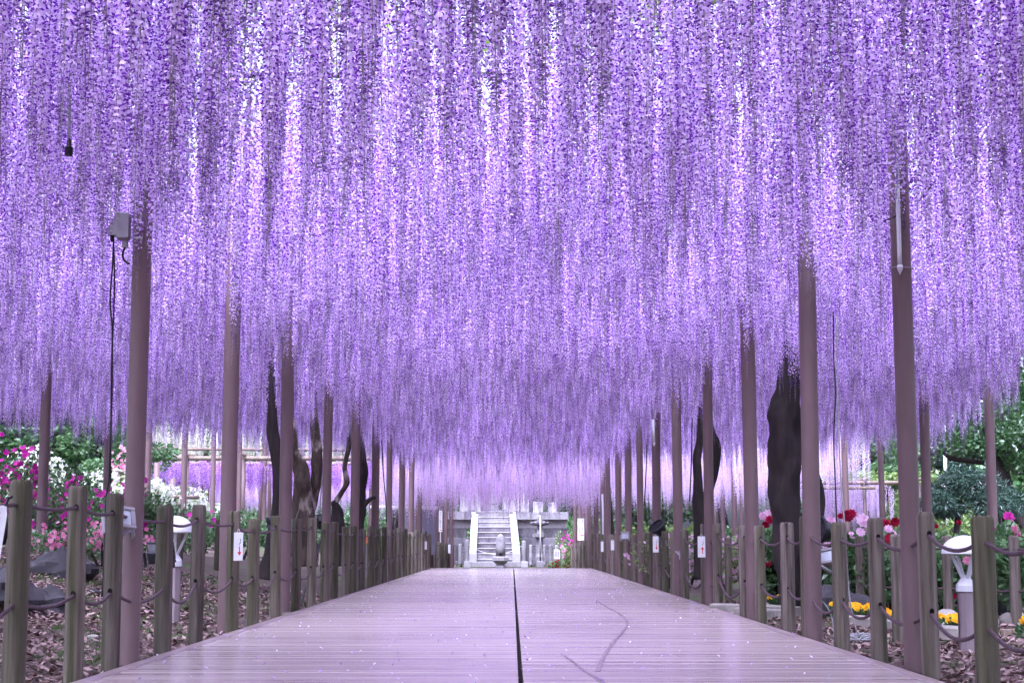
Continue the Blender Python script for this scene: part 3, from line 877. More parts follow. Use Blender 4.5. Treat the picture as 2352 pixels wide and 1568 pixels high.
# left bank azaleas
for i, (px, Y, rx, h, lab) in enumerate([
    (10, 21.5, 1.05, 1.75, 'tall magenta azalea cut by the left edge of the picture'),
    (150, 23.5, 0.95, 1.35, 'magenta azalea just right of the leftmost outer pole'),
    (215, 22.3, 0.85, 1.0, 'magenta azalea in front of the white blossom behind the second fence post'),
    (285, 25.0, 0.8, 1.15, 'magenta azalea left of the nearest left pole'),
    (385, 27.0, 1.0, 1.0, 'dark leaved azalea with few magenta flowers above the left dome lamp'),
    (470, 29.0, 1.1, 0.9, 'low azalea with magenta flowers between the first and second left poles')]):
    shrub('azalea_bush', lab, 'azalea', pxs(px, Y), Y, rx, 0.7, h, M['leaf_mid'], M['mag'], 1700, (150, 90, 60, 50, 22, 26)[i], 0.075, 0.05, 100 + i, 'azaleas on the left bank')
for i, (px, Y, rx, h, lab) in enumerate([
    (140, 19.6, 0.6, 0.5, 'low pink azalea behind the dark rock on the left bank'),
    (245, 20.2, 0.65, 0.55, 'low pink azalea behind the third fence post on the left')]):
    shrub('azalea_bush', lab, 'azalea', pxs(px, Y), Y, rx, 0.5, h, M['leaf_mid'], M['pink'], 900, 110, 0.05, 0.035, 120 + i, 'azaleas on the left bank')
for i, (px, Y, rx, h, lab) in enumerate([
    (70, 31, 1.5, 1.75, 'white flowering shrub behind the tall magenta azalea'),
    (190, 32, 1.3, 1.4, 'white flowering shrub right of the leftmost outer pole'),
    (270, 34, 1.3, 1.35, 'white flowering shrub left of the nearest left pole'),
    (395, 42, 1.4, 1.45, 'white flowering shrub behind the log rails'),
    (470, 43, 1.2, 1.0, 'white flowering shrub under the deep purple wisteria')]):
    shrub('white_shrub', lab, 'shrub', pxs(px, Y), Y, rx, 1.0, h, M['leaf_light'], M['whitefl'], 1600, 900, 0.08, 0.045, 140 + i, 'white flowering shrubs on the left bank', 4)
shrub('azalea_bush', 'coral pink azalea high on the bank left of the nearest left pole', 'azalea', pxs(272, 38), 38, 0.6, 0.8, 2.3, M['leaf_mid'], M['pink'], 900, 160, 0.08, 0.06, 160)
# log rails among them
ra = thing('log_rail', 'pale horizontal log rails between the first and second left poles', 'railing')
for (x0, y0, x1, y1, Y) in ((262, 1080, 325, 1092, 35), (330, 1126, 400, 1128, 36), (330, 1140, 420, 1162, 36.5), (395, 1140, 455, 1142, 38), (262, 1096, 300, 1102, 36)):
    beam(at(x0, y0, Y), at(x1, y1, Y + 1.2), 0.05, 'rail', 'log', ra)
for (px, y0, Y) in ((361, 1062, 38), (398, 1098, 39), (268, 1078, 36)):
    p = at(px, y0, Y); MB().tube([(p.x, Y, gz(p.x, Y) - 0.2), p], 0.075, 10).build('post', M['pole_paint'], ra, smooth=True)

# trees beyond
def tree_meshes():
    out = []
    for s in range(3):
        rg = random.Random(300 + s); lobes = []
        for i in range(16):
            a = rg.uniform(0, 6.28); q = rg.uniform(0.1, 0.8); zz = rg.uniform(-0.65, 0.75)
            k = math.sqrt(max(0.1, 1 - zz * zz))
            lobes.append(((math.cos(a) * q * k, math.sin(a) * q * k, zz), rg.uniform(0.2, 0.36), rg.uniform(0.2, 0.36), rg.uniform(0.13, 0.24)))
        out.append((lobes, rg))
    return out
TM = tree_meshes()
_tree_cache = {}
def tree(label, px, Y, rx, z0, z1, leafm, k=0, n=5200, leaf=0.075, group='trees beyond the garden', name='broadleaf_tree', rz=0.0):
    x = pxs(px, Y); zg = gz(x, Y)
    t = thing(name, label, 'tree', (x, Y, zg), 0, group)
    key = (k, leafm, n, leaf)
    if key not in _tree_cache:
        mb = MB(); leaf_cloud(mb, random.Random(400 + k), TM[k][0], n, leaf, up=-0.1, shell=0.45)
        _tree_cache[key] = mb.mesh('crown', M[leafm])
    c = obj('crown', _tree_cache[key], t)
    c.location = (0, 0, (z0 + z1) / 2 - zg); c.scale = (rx, rx, (z1 - z0) / 2); c.rotation_euler = (0, 0, rz)
    h = (z1 + z0) / 2 - zg
    trunk('trunk', [(0, 0, -0.2), (0.06 * rx, 0, h * 0.4), (-0.05 * rx, 0, h * 0.8), (0.04 * rx, 0, h * 1.25)], [0.05 * rx + 0.05, 0.04 * rx + 0.04, 0.035 * rx + 0.03, 0.03], M['bark'], t, 8, k)
    for j in range(3):
        a = 2.1 * j + rz
        trunk('limb', [(0, 0, h * (0.6 + 0.1 * j)), (math.cos(a) * rx * 0.3, math.sin(a) * rx * 0.3, h * (0.85 + 0.1 * j)), (math.cos(a) * rx * 0.6, math.sin(a) * rx * 0.6, h * (1.0 + 0.12 * j))], [0.03 * rx + 0.02, 0.025 * rx, 0.012 * rx], M['bark'], t, 6, j)
    return t

for i, (px, Y, rx, z0, z1, lm, k, lab) in enumerate([
    (30, 40, 2.6, 1.7, 5.2, 'leaf_dark', 0, 'dark green tree at the left edge below the wisteria fringe'),
    (165, 41, 2.3, 1.9, 5.2, 'leaf_mid', 1, 'green tree with spreading layers behind the leftmost outer pole'),
    (262, 40, 1.7, 1.7, 4.6, 'leaf_mid', 2, 'bright green tree just left of the nearest left pole'),
    (95, 52, 5.0, 1.2, 8.0, 'leaf_dark', 2, 'tall dark tree furthest left behind the other trees'),
    (330, 62, 6.0, 1.8, 9.0, 'leaf_mid', 0, 'large green tree behind the cream wisteria'),
    (560, 74, 6.5, 2.0, 9.0, 'leaf_dark', 1, 'dark tree behind the second left pole'),
    (800, 76, 6.5, 1.5, 9.0, 'leaf_mid', 2, 'green tree behind the fifth left pole'),
    (1010, 78, 5.0, 0.8, 7.0, 'leaf_mid', 0, 'green tree left of the stone monument'),
    (1190, 84, 5.5, 1.0, 8.0, 'leaf_dark', 1, 'dark tree directly behind the stone monument'),
    (1300, 70, 3.2, 0.2, 3.2, 'leaf_mid', 2, 'rounded green tree right of the stone monument'),
    (1440, 70, 5.5, 0.6, 8.0, 'leaf_dark', 0, 'dark tree behind the middle right poles'),
    (1640, 68, 5.0, 0.8, 8.0, 'leaf_mid', 1, 'green tree behind the leaning right trunk'),
    (1820, 66, 5.0, 0.9, 8.0, 'leaf_dark', 2, 'dark tree behind the big right trunk'),
    (1930, 55, 2.6, 2.1, 5.5, 'leaf_mid', 0, 'green tree above the low lilac wisteria wall'),
    (2030, 57, 2.8, 2.0, 6.0, 'leaf_mid', 1, 'green tree left of the nearest right pole'),
    (2160, 60, 3.0, 2.0, 6.0, 'leaf_blue', 2, 'bluish green tree between the right poles'),
    (2300, 36, 2.3, 2.1, 6.0, 'leaf_dark', 0, 'overhanging dark maple at the right edge'),
    (2350, 44, 3.2, 0.5, 6.5, 'leaf_mid', 1, 'green tree at the right edge behind the conifer'),
    (2230, 72, 6.0, 0.8, 7.0, 'leaf_light', 2, 'light green tree far right behind the conifer')]):
    tree(lab, px, Y, rx, z0, z1, lm, k, leaf=0.075 if Y < 60 else 0.06, rz=0.9 * i)
# clipped hedges that close the view low down
def hedge(label, x0, x1, y, h, d, leafm, n, seed, leaf=0.09):
    t = thing('hedge', label, 'hedge', ((x0 + x1) / 2, y, gz((x0 + x1) / 2, y)))
    rg = random.Random(seed); L = x1 - x0
    lobes = [((-L/2 + L * (i + 0.5) / 14 + rg.uniform(-0.2, 0.2), rg.uniform(-0.2, 0.2), h * 0.5), L / 14 * 1.05, d, h * 0.5 * rg.uniform(0.85, 1.12)) for i in range(14)]
    mb = MB(); leaf_cloud(mb, rg, lobes, n, leaf, shell=0.7); mb.build('foliage', M[leafm], t)
    sb = MB()
    for i in range(8):
        x = -L/2 + L * (i + 0.5) / 8
        sb.tube([(x, 0, -0.1), (x + 0.05, 0, h * 0.6)], 0.03, 5)
    sb.build('stems', M['bark'], t)
hedge('dark green hedge below the lilac wall behind the left poles', pxs(430, 56), pxs(990, 56), 56, 1.75, 0.9, 'leaf_mid', 7000, 1, 0.16)
hedge('light green hedge behind the monument', pxs(1040, 60), pxs(1360, 60), 60, 2.1, 0.9, 'leaf_mid', 5000, 2, 0.16)
hedge('rounded bright green hedge behind the middle right poles', pxs(1400, 48), pxs(1620, 48), 48, 1.45, 0.9, 'leaf_light', 5000, 3, 0.12)
hedge('green hedge behind the leaning right trunk', pxs(1600, 50), pxs(1900, 50), 50, 1.35, 0.9, 'leaf_mid', 5000, 4, 0.12)
hedge('yellow green shrubbery behind the conifer', pxs(1990, 42), pxs(2480, 42), 42, 1.85, 0.9, 'leaf_light', 7000, 5, 0.12)
hedge('long dark hedge at the foot of the left trees', pxs(-120, 46), pxs(440, 46), 46, 1.9, 0.9, 'leaf_dark', 7000, 6, 0.14)
for i, (px, Y, rx, h, lab) in enumerate([(690, 33, 1.0, 1.0, 'green shrub behind the gnarled pale trunk'), (770, 34, 1.0, 1.0, 'green shrub behind the twisted grey trunk'), (835, 34, 0.55, 1.0, 'light green shrub right of the fifth left pole'), (892, 36, 0.4, 0.9, 'green shrub behind the seventh left pole'), (560, 31, 1.2, 0.75, 'dark green shrub behind the second left pole')]):
    shrub('garden_shrub', lab, 'shrub', pxs(px, Y), Y, rx, 0.8, h, M['leaf_light' if i in (2,) else 'leaf_mid'], M['pink'], 1500, 0, 0.09, 0.05, 180 + i, 'green shrubs behind the left poles')

# right beds: peonies and pale azaleas
for i, (px, Y, rx, h, fm, nf, lab) in enumerate([
    (1532, 26, 0.55, 0.92, 'palepink', 60, 'pale pink azalea left of the fifth right pole'),
    (1578, 27, 0.6, 0.95, 'palepink', 70, 'pale pink azalea right of the fifth right pole'),
    (1668, 25, 0.75, 1.0, 'palepink', 190, 'big pale pink azalea right of the leaning trunk'),
    (1702, 24, 0.5, 0.95, 'palepink', 60, 'pale pink azalea behind the third right pole'),
    (1306, 49.5, 0.5, 1.6, 'mag', 40, 'magenta azalea beside the monument at the end of the deck'),
    (1436, 36, 0.3, 0.9, 'mag', 14, 'small magenta azalea behind the far right poles')]):
    shrub('azalea_bush', lab, 'azalea', pxs(px, Y), Y, rx, 0.5, h, M['leaf_light'], M[fm], 1100, nf * 2, 0.06, 0.036, 200 + i, 'azaleas right of the deck', 5, 2)
peo = [(1765, 19.5, 0.5, 1.0, 'palepink', 16, 'peony bush with pale and red blooms left of the big trunk'),
       (1790, 18.5, 0.4, 0.85, 'red', 7, 'peony bush with red blooms at the left foot of the big trunk'),
       (1905, 17.5, 0.45, 0.86, 'palepink', 5, 'peony bush behind the right floodlight with pale blooms'),
       (1950, 17.0, 0.5, 0.98, 'red', 5, 'peony bush with the large dark red bloom right of the second right pole'),
       (1985, 16.5, 0.5, 0.92, 'palepink', 8, 'peony bush with a large pale pink bloom'),
       (2035, 16.8, 0.55, 0.86, 'red', 5, 'peony bush with red blooms left of the nearest right pole'),
       (2065, 18.5, 0.55, 0.95, 'palepink', 4, 'leafy peony bush hidden by the nearest right pole'),
       (2160, 16.5, 0.6, 0.90, 'red', 4, 'leafy peony bush right of the nearest right pole'),
       (2215, 17.5, 0.6, 0.97, 'pink', 4, 'leafy peony bush behind the right dome lamp'),
       (2285, 17.0, 0.6, 0.93, 'mag', 4, 'peony bush with one magenta bloom near the right edge'),
       (2350, 16.0, 0.6, 0.95, 'pink', 4, 'leafy peony bush at the right edge')]
for i, (px, Y, rx, h, fm, nf, lab) in enumerate(peo):
    shrub('peony_bush', lab, 'peony', pxs(px, Y), Y, rx, 0.5, h, M['leaf_mid'], M[fm], 1500, nf + 3, 0.085, 0.052, 230 + i, 'peonies in the right bed', 8, 3, 0.9)
# single large blooms that stand out above the peony leaves
pb = {o.get('label'): o for o in COL.objects if o.name.startswith('peony_bush')}
def bloom(i, px, py, size, fm):
    t = pb[peo[i][6]]; rg = random.Random(px); Y = peo[i][1] - 0.42
    fb = MB(); p = at(px, py, Y) - Vector(t.location)
    flower(fb, rg, p, size, 0, 9, Vector((0.1, -0.9, 0.45)), 4, 0.25)
    fb.build('bloom', M[fm], t)
for a_ in ((3, 1945, 1186, 0.075, 'red'), (3, 1955, 1180, 0.06, 'red'), (4, 1982, 1196, 0.085, 'palepink'), (4, 1976, 1222, 0.055, 'palepink'), (5, 2044, 1238, 0.07, 'red'), (5, 2040, 1215, 0.05, 'palepink'),
           (0, 1752, 1186, 0.06, 'palepink'), (0, 1764, 1182, 0.07, 'palepink'), (0, 1786, 1172, 0.08, 'palepink'), (0, 1775, 1178, 0.06, 'red'), (1, 1768, 1194, 0.06, 'red'), (1, 1796, 1200, 0.075, 'palepink'), (1, 1758, 1205, 0.05, 'red'),
           (9, 2316, 1188, 0.07, 'mag'), (7, 2150, 1208, 0.03, 'red'), (8, 2202, 1200, 0.035, 'red'), (10, 2330, 1214, 0.04, 'pink'), (2, 1908, 1196, 0.06, 'palepink')):
    bloom(*a_)
# marigold border
mg = [(1890, 16.9), (1897, 15.6), (1912, 15.2), (1928, 15.0), (1945, 14.8), (1962, 14.6), (1978, 14.4), (1994, 14.3), (2012, 14.0), (2030, 13.8), (2046, 13.6), (2150, 13.2), (2166, 13.0), (2182, 12.9), (2196, 12.8), (1783, 17.5), (1775, 17.9), (1905, 16.0), (2345, 12.2)]
mg_lab = ['behind the floodlight on the right', 'nearest the second right pole', 'second right of the second right pole', 'third right of the second right pole', 'fourth right of the second right pole', 'fifth right of the second right pole',
          'sixth right of the second right pole', 'seventh right of the second right pole', 'left of the grey bollard', 'just left of the nearest right pole', 'hidden at the foot of the nearest right pole', 'just right of the nearest right pole',
          'second right of the nearest right pole', 'third right of the nearest right pole', 'against the dark boulder', 'left of the big trunk', 'furthest left by the big trunk', 'set back from the row near the second right pole', 'at the far right edge']
for i, (px, Y) in enumerate(mg):
    rg = random.Random(500 + i); x = pxs(px, Y)
    t = thing('marigold_plant', 'yellow marigold plant ' + mg_lab[i], 'marigold', (x, Y, gz(x, Y)), 0, 'marigold border')
    mb = MB(); leaf_cloud(mb, rg, [((0, 0, 0.07), 0.10, 0.10, 0.07)], 160, 0.045); mb.build('foliage', M['leaf_dark'], t)
    for j in range(7):
        fb = MB(); c = Vector((rg.uniform(-0.09, 0.09), rg.uniform(-0.09, 0.07), 0.13 + rg.uniform(0, 0.05)))
        flower(fb, rg, c, 0.032, 0, 8, Vector((rg.gauss(0, 0.2), -0.7, 0.7)), 3, 0.15); fb.build('bloom', M['yellow'], t)

# conifer with trained low crown and wooden props
cn = thing('conifer_tree', 'dark blue green conifer with an umbrella crown held on wooden props', 'tree', (0, 0, 0))
Yc = 30.0
rg = random.Random(77); lobes = []
for (px, py, rw, rh) in ((2190, 1130, 46, 34), (2150, 1155, 40, 22), (2230, 1112, 60, 34), (2290, 1135, 50, 34), (2260, 1160, 60, 22), (2205, 1095, 40, 18), (2330, 1155, 36, 26), (2175, 1172, 36, 14)):
    p = at(px, py, Yc); lobes.append(((p.x, p.y + rg.uniform(-0.4, 0.4), p.z), rw / F * Yc, 0.55, rh / F * Yc))
mb = MB(); leaf_cloud(mb, rg, lobes, 8000, 0.11, up=-0.25, shell=0.5, wide=0.10); mb.build('crown', M['leaf_blue'], cn)
trunk('trunk', [at(2262, 1290, Yc), at(2262, 1210, Yc), at(2258, 1150, Yc), at(2250, 1090, Yc)], [0.2, 0.18, 0.16, 0.10], M['bark'], cn, 10, 1)
for (x0, y0, x1, y1) in ((2178, 1225, 2205, 1150), (2330, 1225, 2300, 1150), (2298, 1225, 2290, 1160)):
    a = at(x0, y0, Yc - 0.3); a.z = gz(a.x, a.y) - 0.05
    MB().tube([a, at(x1, y1, Yc)], 0.055, 8).build('prop', M['bark'], cn, smooth=True)
lt = thing('broadleaf_tree', 'leaning dark tree with a bare sloping trunk at the right edge', 'tree')
trunk('trunk', px_path([(2400, 1290), (2352, 1195), (2310, 1140), (2296, 1090), (2290, 1040), (2300, 940)], 33), [0.2, 0.17, 0.15, 0.13, 0.11, 0.06], M['bark'], lt, 10, 8)
trunk('limb', px_path([(2292, 1040), (2320, 1012), (2360, 1030), (2400, 1036)], 33), [0.06, 0.05, 0.04, 0.03], M['bark'], lt, 8, 9)
trunk('limb', px_path([(2260, 1062), (2215, 1056), (2185, 1052), (2162, 1036)], 33), [0.05, 0.06, 0.05, 0.03], M['bark'], lt, 8, 10)
mb = MB(); rg = random.Random(5)
leaf_cloud(mb, rg, [((at(px, py, 33).x, 33, at(px, py, 33).z), a, 0.7, b_) for px, py, a, b_ in ((2330, 1000, 0.9, 0.4), (2260, 1020, 0.7, 0.28), (2200, 1020, 0.6, 0.22), (2350, 1060, 0.5, 0.22), (2300, 960, 1.2, 0.4))], 3600, 0.12); mb.build('crown', M['leaf_dark'], lt)
# white light mast far right
t = thing('light_mast', 'thin white mast standing among the right background trees', 'mast')
p0, p1 = at(2173, 1115, 50), at(2169, 1000, 50)
MB().tube([(p0.x, 50, gz(p0.x, 50)), (p0.x, 50, p1.z + 0.5)], 0.055, 10).build('mast', M['white_paint'], t, smooth=True)
MB().lathe([(0.16, 0), (0.14, 0.12), (0.07, 0.16)], 12, (p0.x, 50, p0.z - 0.08)).build('collar', M['white_paint'], t, smooth=True)

# ------------------------------------------------------------------ stone monument beyond the end of the deck
Ym = 50.0
mon = thing('stone_monument', 'stepped grey stone monument with slabs beyond the end of the deck', 'monument')
def mbox(px0, py0, px1, py1, Y, depth, nm, m, parent=mon, bevel=0.012):
    a, b_ = at(px0, py1, Y), at(px1, py0, Y)
    return MB().box(((a.x + b_.x) / 2, Y + depth / 2, (a.z + b_.z) / 2), (b_.x - a.x, depth, b_.z - a.z), bevel=bevel).build(nm, M[m], parent)
def vy(c): return (1690 + c * 0.19558) / 1.46939
def vx(c): return (1500 + c * 0.19558) / 1.46939
# base plinth, steps
ys = [1030, 905, 815, 728, 632, 540, 448, 362, 280, 182]
mbox(vx(440), vy(1045), vx(1320), vy(1140), Ym - 0.5, 0.8, 'plinth', 'stone')
ybot = 1045
for i, c in enumerate(ys[1:] if False else [1003, 905, 815, 722, 628, 538, 446, 362, 278, 182]):
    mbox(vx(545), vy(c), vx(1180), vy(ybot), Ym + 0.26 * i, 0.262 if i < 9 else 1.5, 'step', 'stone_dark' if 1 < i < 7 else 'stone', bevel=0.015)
    mbox(vx(542), vy(c) - 0.9, vx(1183), vy(c) + 1.2, Ym + 0.26 * i - 0.02, 0.285, 'step_nosing', 'stone_pale', bevel=0.004)
    ybot = c
for (xb0, xb1, xt0, xt1) in ((425, 558, 468, 585), (1172, 1312, 1120, 1235)):
    mb = MB(); Y0, Y1 = Ym - 0.25, Ym + 2.5
    a0, a1 = at(vx(xb0 + 8), vy(880), Y0), at(vx(xb1 - 8), vy(880), Y0)
    t0, t1 = at(vx(xt0), vy(182), Y1), at(vx(xt1), vy(182), Y1)
    g = at(vx(500), vy(1045), Y0).z
    mb.add([(a0.x, Y0, g), (a1.x, Y0, g), (a1.x, Y0, a1.z), (a0.x, Y0, a0.z), (t0.x, Y1, g), (t1.x, Y1, g), (t1.x, Y1, t1.z), (t0.x, Y1, t0.z)],
           [(0, 1, 2, 3), (3, 2, 6, 7), (0, 3, 7, 4), (1, 5, 6, 2), (4, 7, 6, 5)])
    mb.build('balustrade', M['stone_pale'], mon)
    p = at(vx((xb0 + xb1) / 2), vy(1045), Y0 - 0.1); tp = at(0, vy(880), Y0 - 0.1).z
    w = (xb1 - xb0) * 0.19558 / 1.46939 / F * Y0 / 2
    h = tp - p.z
    MB().lathe([(w * 1.35, 0), (w * 1.35, h * 0.82), (w * 1.2, h * 0.95), (w * 0.8, h * 1.02)], 4, (p.x, Y0 - 0.1, p.z), start=math.pi / 4).build('newel', M['stone_pale'], mon)
# terrace walls either side: coping blocks, smooth band, two rows of battered dark blocks
for side in (-1, 1):
    edges = [1250, 1510, 1640, 1815, 1990, 2140] if side > 0 else [-380, -160, 20, 200, 345, 462]
    for i in range(len(edges) - 1):
        mbox(vx(edges[i]) + 0.15, vy(182 + (8 if side > 0 else 0)), vx(edges[i+1]) - 0.15, vy(322), Ym + 2.0, 1.2, 'coping_block', 'stone' if i != 4 or side > 0 else 'stone_dark')
    x0, x1 = (1252, 2105) if side > 0 else (-340, 455)
    mbox(vx(x0), vy(324), vx(x1), vy(470), Ym + 2.25, 1.0, 'band', 'stone_pale')
    for r_, (c0, c1) in enumerate(((468, 625), (628, 780), (783, 1045))):
        xs_ = [1262 + 150 * k + (60 if r_ % 2 else 0) for k in range(7)] if side > 0 else [-370 + 150 * k + (60 if r_ % 2 else 0) for k in range(6)]
        for k in range(len(xs_) - 1):
            mbox(vx(xs_[k]) + 0.2, vy(c0), vx(xs_[k+1]) - 0.2, vy(c1), Ym + 2.2 - 0.14 * r_, 0.5, 'wall_block', 'stone_dark')
# slabs and stele standing on the terrace
for (c0, c1, ct, cb, m_, Y) in ((270, 415, -120, 175, 'stone_pale', 53.2), (430, 625, -160, 175, 'stone_pale', 53.4), (635, 940, -200, 150, 'stone', 53.8), (1000, 1290, -160, 175, 'stone_pale', 53.4), (1310, 1455, -140, 180, 'stone_pale', 53.2),
                                (1530, 1700, 10, 190, 'stone_pale', 53.0), (1795, 1940, 20, 210, 'stone_pale', 53.0)):
    mbox(vx(c0), vy(ct), vx(c1), vy(cb + 10), Y, 0.25, 'slab', m_, bevel=0.02)
mbox(vx(630), vy(146), vx(1070), vy(185), 53.3, 0.4, 'slab_foot', 'stone_dark')
mbox(vx(400), vy(150), vx(520), vy(180), 53.0, 0.3, 'slab_foot', 'stone_dark')
ch = [at(vx(690 + 30 * k), vy(-20 + 75 * (1 - ((k - 5.5) / 5.5) ** 2)), 52.9) for k in range(12)]
MB().tube(ch, 0.014, 6).build('hanging_chain', M['dark_metal'], mon)

# stone post fence before the monument
sf = thing('stone_fence', 'row of round topped grey stone posts before the monument', 'fence')
Yf = 48.6
for (c, w, top, bot) in ((270, 60, 735, 1030), (390, 80, 660, 1030), (1372, 75, 680, 1045), (1490, 58, 748, 1045), (1603, 58, 748, 1045), (1725, 56, 750, 1045), (1830, 56, 750, 1045), (1935, 58, 758, 1045), (2045, 60, 764, 1045), (140, 58, 740, 1030)):
    p = at(vx(c), vy(bot), Yf); tz = at(vx(c), vy(top), Yf).z; hw = w * 0.19558 / 1.46939 / F * Yf / 2
    h = tz - p.z
    MB().lathe([(hw, -0.1), (hw, h * 0.90), (hw * 0.98, h * 0.945), (hw * 0.7, h * 0.985), (hw * 0.2, h)], 14, (p.x, Yf, p.z)).build('post', M['stone'], sf, smooth=True, sharp=R(45))
for (c0, c1) in ((335, 450), (1325, 1438)):
    mbox(vx(c0), vy(1040), vx(c1), vy(1150), Yf - 0.15, 0.35, 'post_base', 'stone_pale', sf)
for (c0, c1, cy_) in ((1372, 2045, 815), (1372, 2045, 880), (100, 390, 815), (100, 390, 875)):
    MB().tube([at(vx(c0), vy(cy_), Yf), at(vx(c1), vy(cy_ + 4), Yf)], 0.012, 6).build('chain_rail', M['dark_metal'], sf)
mbox(vx(1440), vy(1050), vx(2120), vy(1110), Yf, 0.5, 'kerb', 'stone_dark', sf)
mbox(vx(100), vy(1040), vx(330), vy(1100), Yf, 0.5, 'kerb', 'stone_dark', sf)
rp0, rp1 = at(vx(400), vy(740), Yf - 0.02), at(vx(1372), vy(745), Yf - 0.02)
MB().tube([rp0.lerp(rp1, k / 14) - Vector((0, 0, 0.31 * 4 * (k/14) * (1 - k/14))) for k in range(15)], 0.008, 6).build('chain', M['white_paint'], sf)

# bullet topped stone with its eight sided basin
bs = thing('stone_pillar', 'bullet topped stone pillar on an eight sided basin before the steps', 'pillar')
Yb = 47.4
def zpx(c, Y): return at(1176, vy(c), Y).z
def wpx(w, Y): return w * 0.19558 / 1.46939 / F * Y
xb = at(vx(970), vy(900), Yb).x
W = wpx(85, Yb)
MB().lathe([(W, zpx(952, Yb)), (W * 0.97, zpx(800, Yb)), (W * 0.93, zpx(680, Yb)), (W * 0.82, zpx(632, Yb)), (W * 0.55, zpx(592, Yb)), (W * 0.2, zpx(570, Yb)), (0.0, zpx(566, Yb))], 18, (xb, Yb, 0)).build('shaft', M['stone'], bs, smooth=True)
MB().box((xb + wpx(2, Yb), Yb - W * 0.93, zpx(922, Yb)), (wpx(58, Yb), W * 0.24, wpx(52, Yb))).build('opening', M['hole'], bs)
B_ = wpx(140, Yb) * 1.06
MB().lathe([(wpx(95, Yb), zpx(1150, Yb) - 0.2), (wpx(95, Yb), zpx(1125, Yb)), (wpx(70, Yb), zpx(1085, Yb)), (B_ * 0.66, zpx(1078, Yb)), (B_ * 0.92, zpx(1035, Yb)), (B_, zpx(1028, Yb)), (B_, zpx(972, Yb)), (B_ * 0.9, zpx(954, Yb)), (W, zpx(952, Yb))], 8, (xb, Yb, 0), start=math.pi / 8).build('basin', M['stone'], bs)

# stone lantern right of the steps
sl = thing('stone_lantern', 'carved stone lantern with curled roof corners right of the steps', 'lantern')
Ys = 47.4
xs0 = at(vx(1645), vy(500), Ys).x
def zz(c): return zpx(c, Ys)
def ww(c): return wpx(c, Ys)
MB().lathe([(ww(80), zz(1045)), (ww(80), zz(960)), (ww(60), zz(905)), (ww(56), zz(650)), (ww(70), zz(640)), (ww(100), zz(628)), (ww(122), zz(620)), (ww(122), zz(566)), (ww(70), zz(560))], 6, (xs0, Ys, 0)).build('pedestal', M['stone'], sl)
MB().lathe([(ww(62), zz(560)), (ww(58), zz(430))], 6, (xs0, Ys, 0), start=0.5).build('firebox', M['stone_pale'], sl)
MB().box((xs0 - ww(10), Ys - ww(55), zz(485)), (ww(26), ww(20), ww(36))).build('fire_window', M['hole'], sl)
rf = MB().lathe([(ww(55), zz(430)), (ww(150), zz(405)), (ww(158), zz(378)), (ww(110), zz(352)), (ww(60), zz(335)), (ww(25), zz(315))], 6, (xs0, Ys, 0)).build('roof', M['stone_dark'], sl)
for k in range(6):
    a = k * math.pi / 3
    q = Vector((xs0 + math.cos(a) * ww(140), Ys + math.sin(a) * ww(140), zz(375)))
    MB().lathe([(0.0, -ww(18)), (ww(18), -ww(12)), (ww(22), 0), (ww(18), ww(12)), (0.0, ww(18))], 8, q).build('curl', M['stone'], rf, smooth=True)
MB().lathe([(ww(28), zz(316)), (ww(24), zz(300)), (ww(32), zz(285)), (ww(34), zz(270)), (ww(18), zz(250)), (0.0, zz(236))], 12, (xs0, Ys, 0)).build('finial', M['stone_pale'], sl, smooth=True)
# thin white standard in its stone socket
t = thing('flag_standard', 'thin white standard with black foot in a stone socket before the lantern', 'pole')
Yw = 46.6; xw = at(vx(1655), vy(600), Yw).x
MB().tube([(xw, Yw, zpx(940, Yw)), (xw, Yw, zpx(280, Yw))], wpx(11, Yw), 8).build('rod', M['white_paint'], t, smooth=True)
MB().tube([(xw, Yw, zpx(1040, Yw)), (xw, Yw, zpx(936, Yw))], wpx(13, Yw), 8).build('foot', M['black'], t, smooth=True)
mbox(vx(1590), vy(1032), vx(1708), vy(1150), Yw - 0.15, 0.35, 'socket', 'stone', t)
# small notice before the stone fence
t = thing('notice_board', 'small white notice with grey lines before the stone fence posts', 'sign')
mbox(vx(1890), vy(835), vx(1992), vy(1000), 47.6, 0.03, 'board', 'card', t, 0.004)
for k in range(3):
    mbox(vx(1905 + 28 * k), vy(860), vx(1917 + 28 * k), vy(960), 47.59, 0.008, 'lettering', 'ink_grey', t, 0)
p = at(vx(1940), vy(1000), 47.63); MB().tube([(p.x, 47.63, p.z + 0.05), (p.x, 47.63, -0.3)], 0.02, 6).build('stake', M['grey_metal'], t)
shrub('potted_azalea', 'low shrub with red flowers before the stone fence', 'shrub', pxs(vx(1960), 45.5), 45.5, 0.36, 0.3, 0.45, M['leaf_light'], M['red'], 500, 30, 0.06, 0.035, 301)
shrub('garden_shrub', 'yellow green shrub with coral flowers at the right end of the stone fence', 'shrub', pxs(vx(2110), 47), 47, 0.22, 0.3, 0.8, M['leaf_light'], M['pink'], 400, 24, 0.06, 0.04, 302)

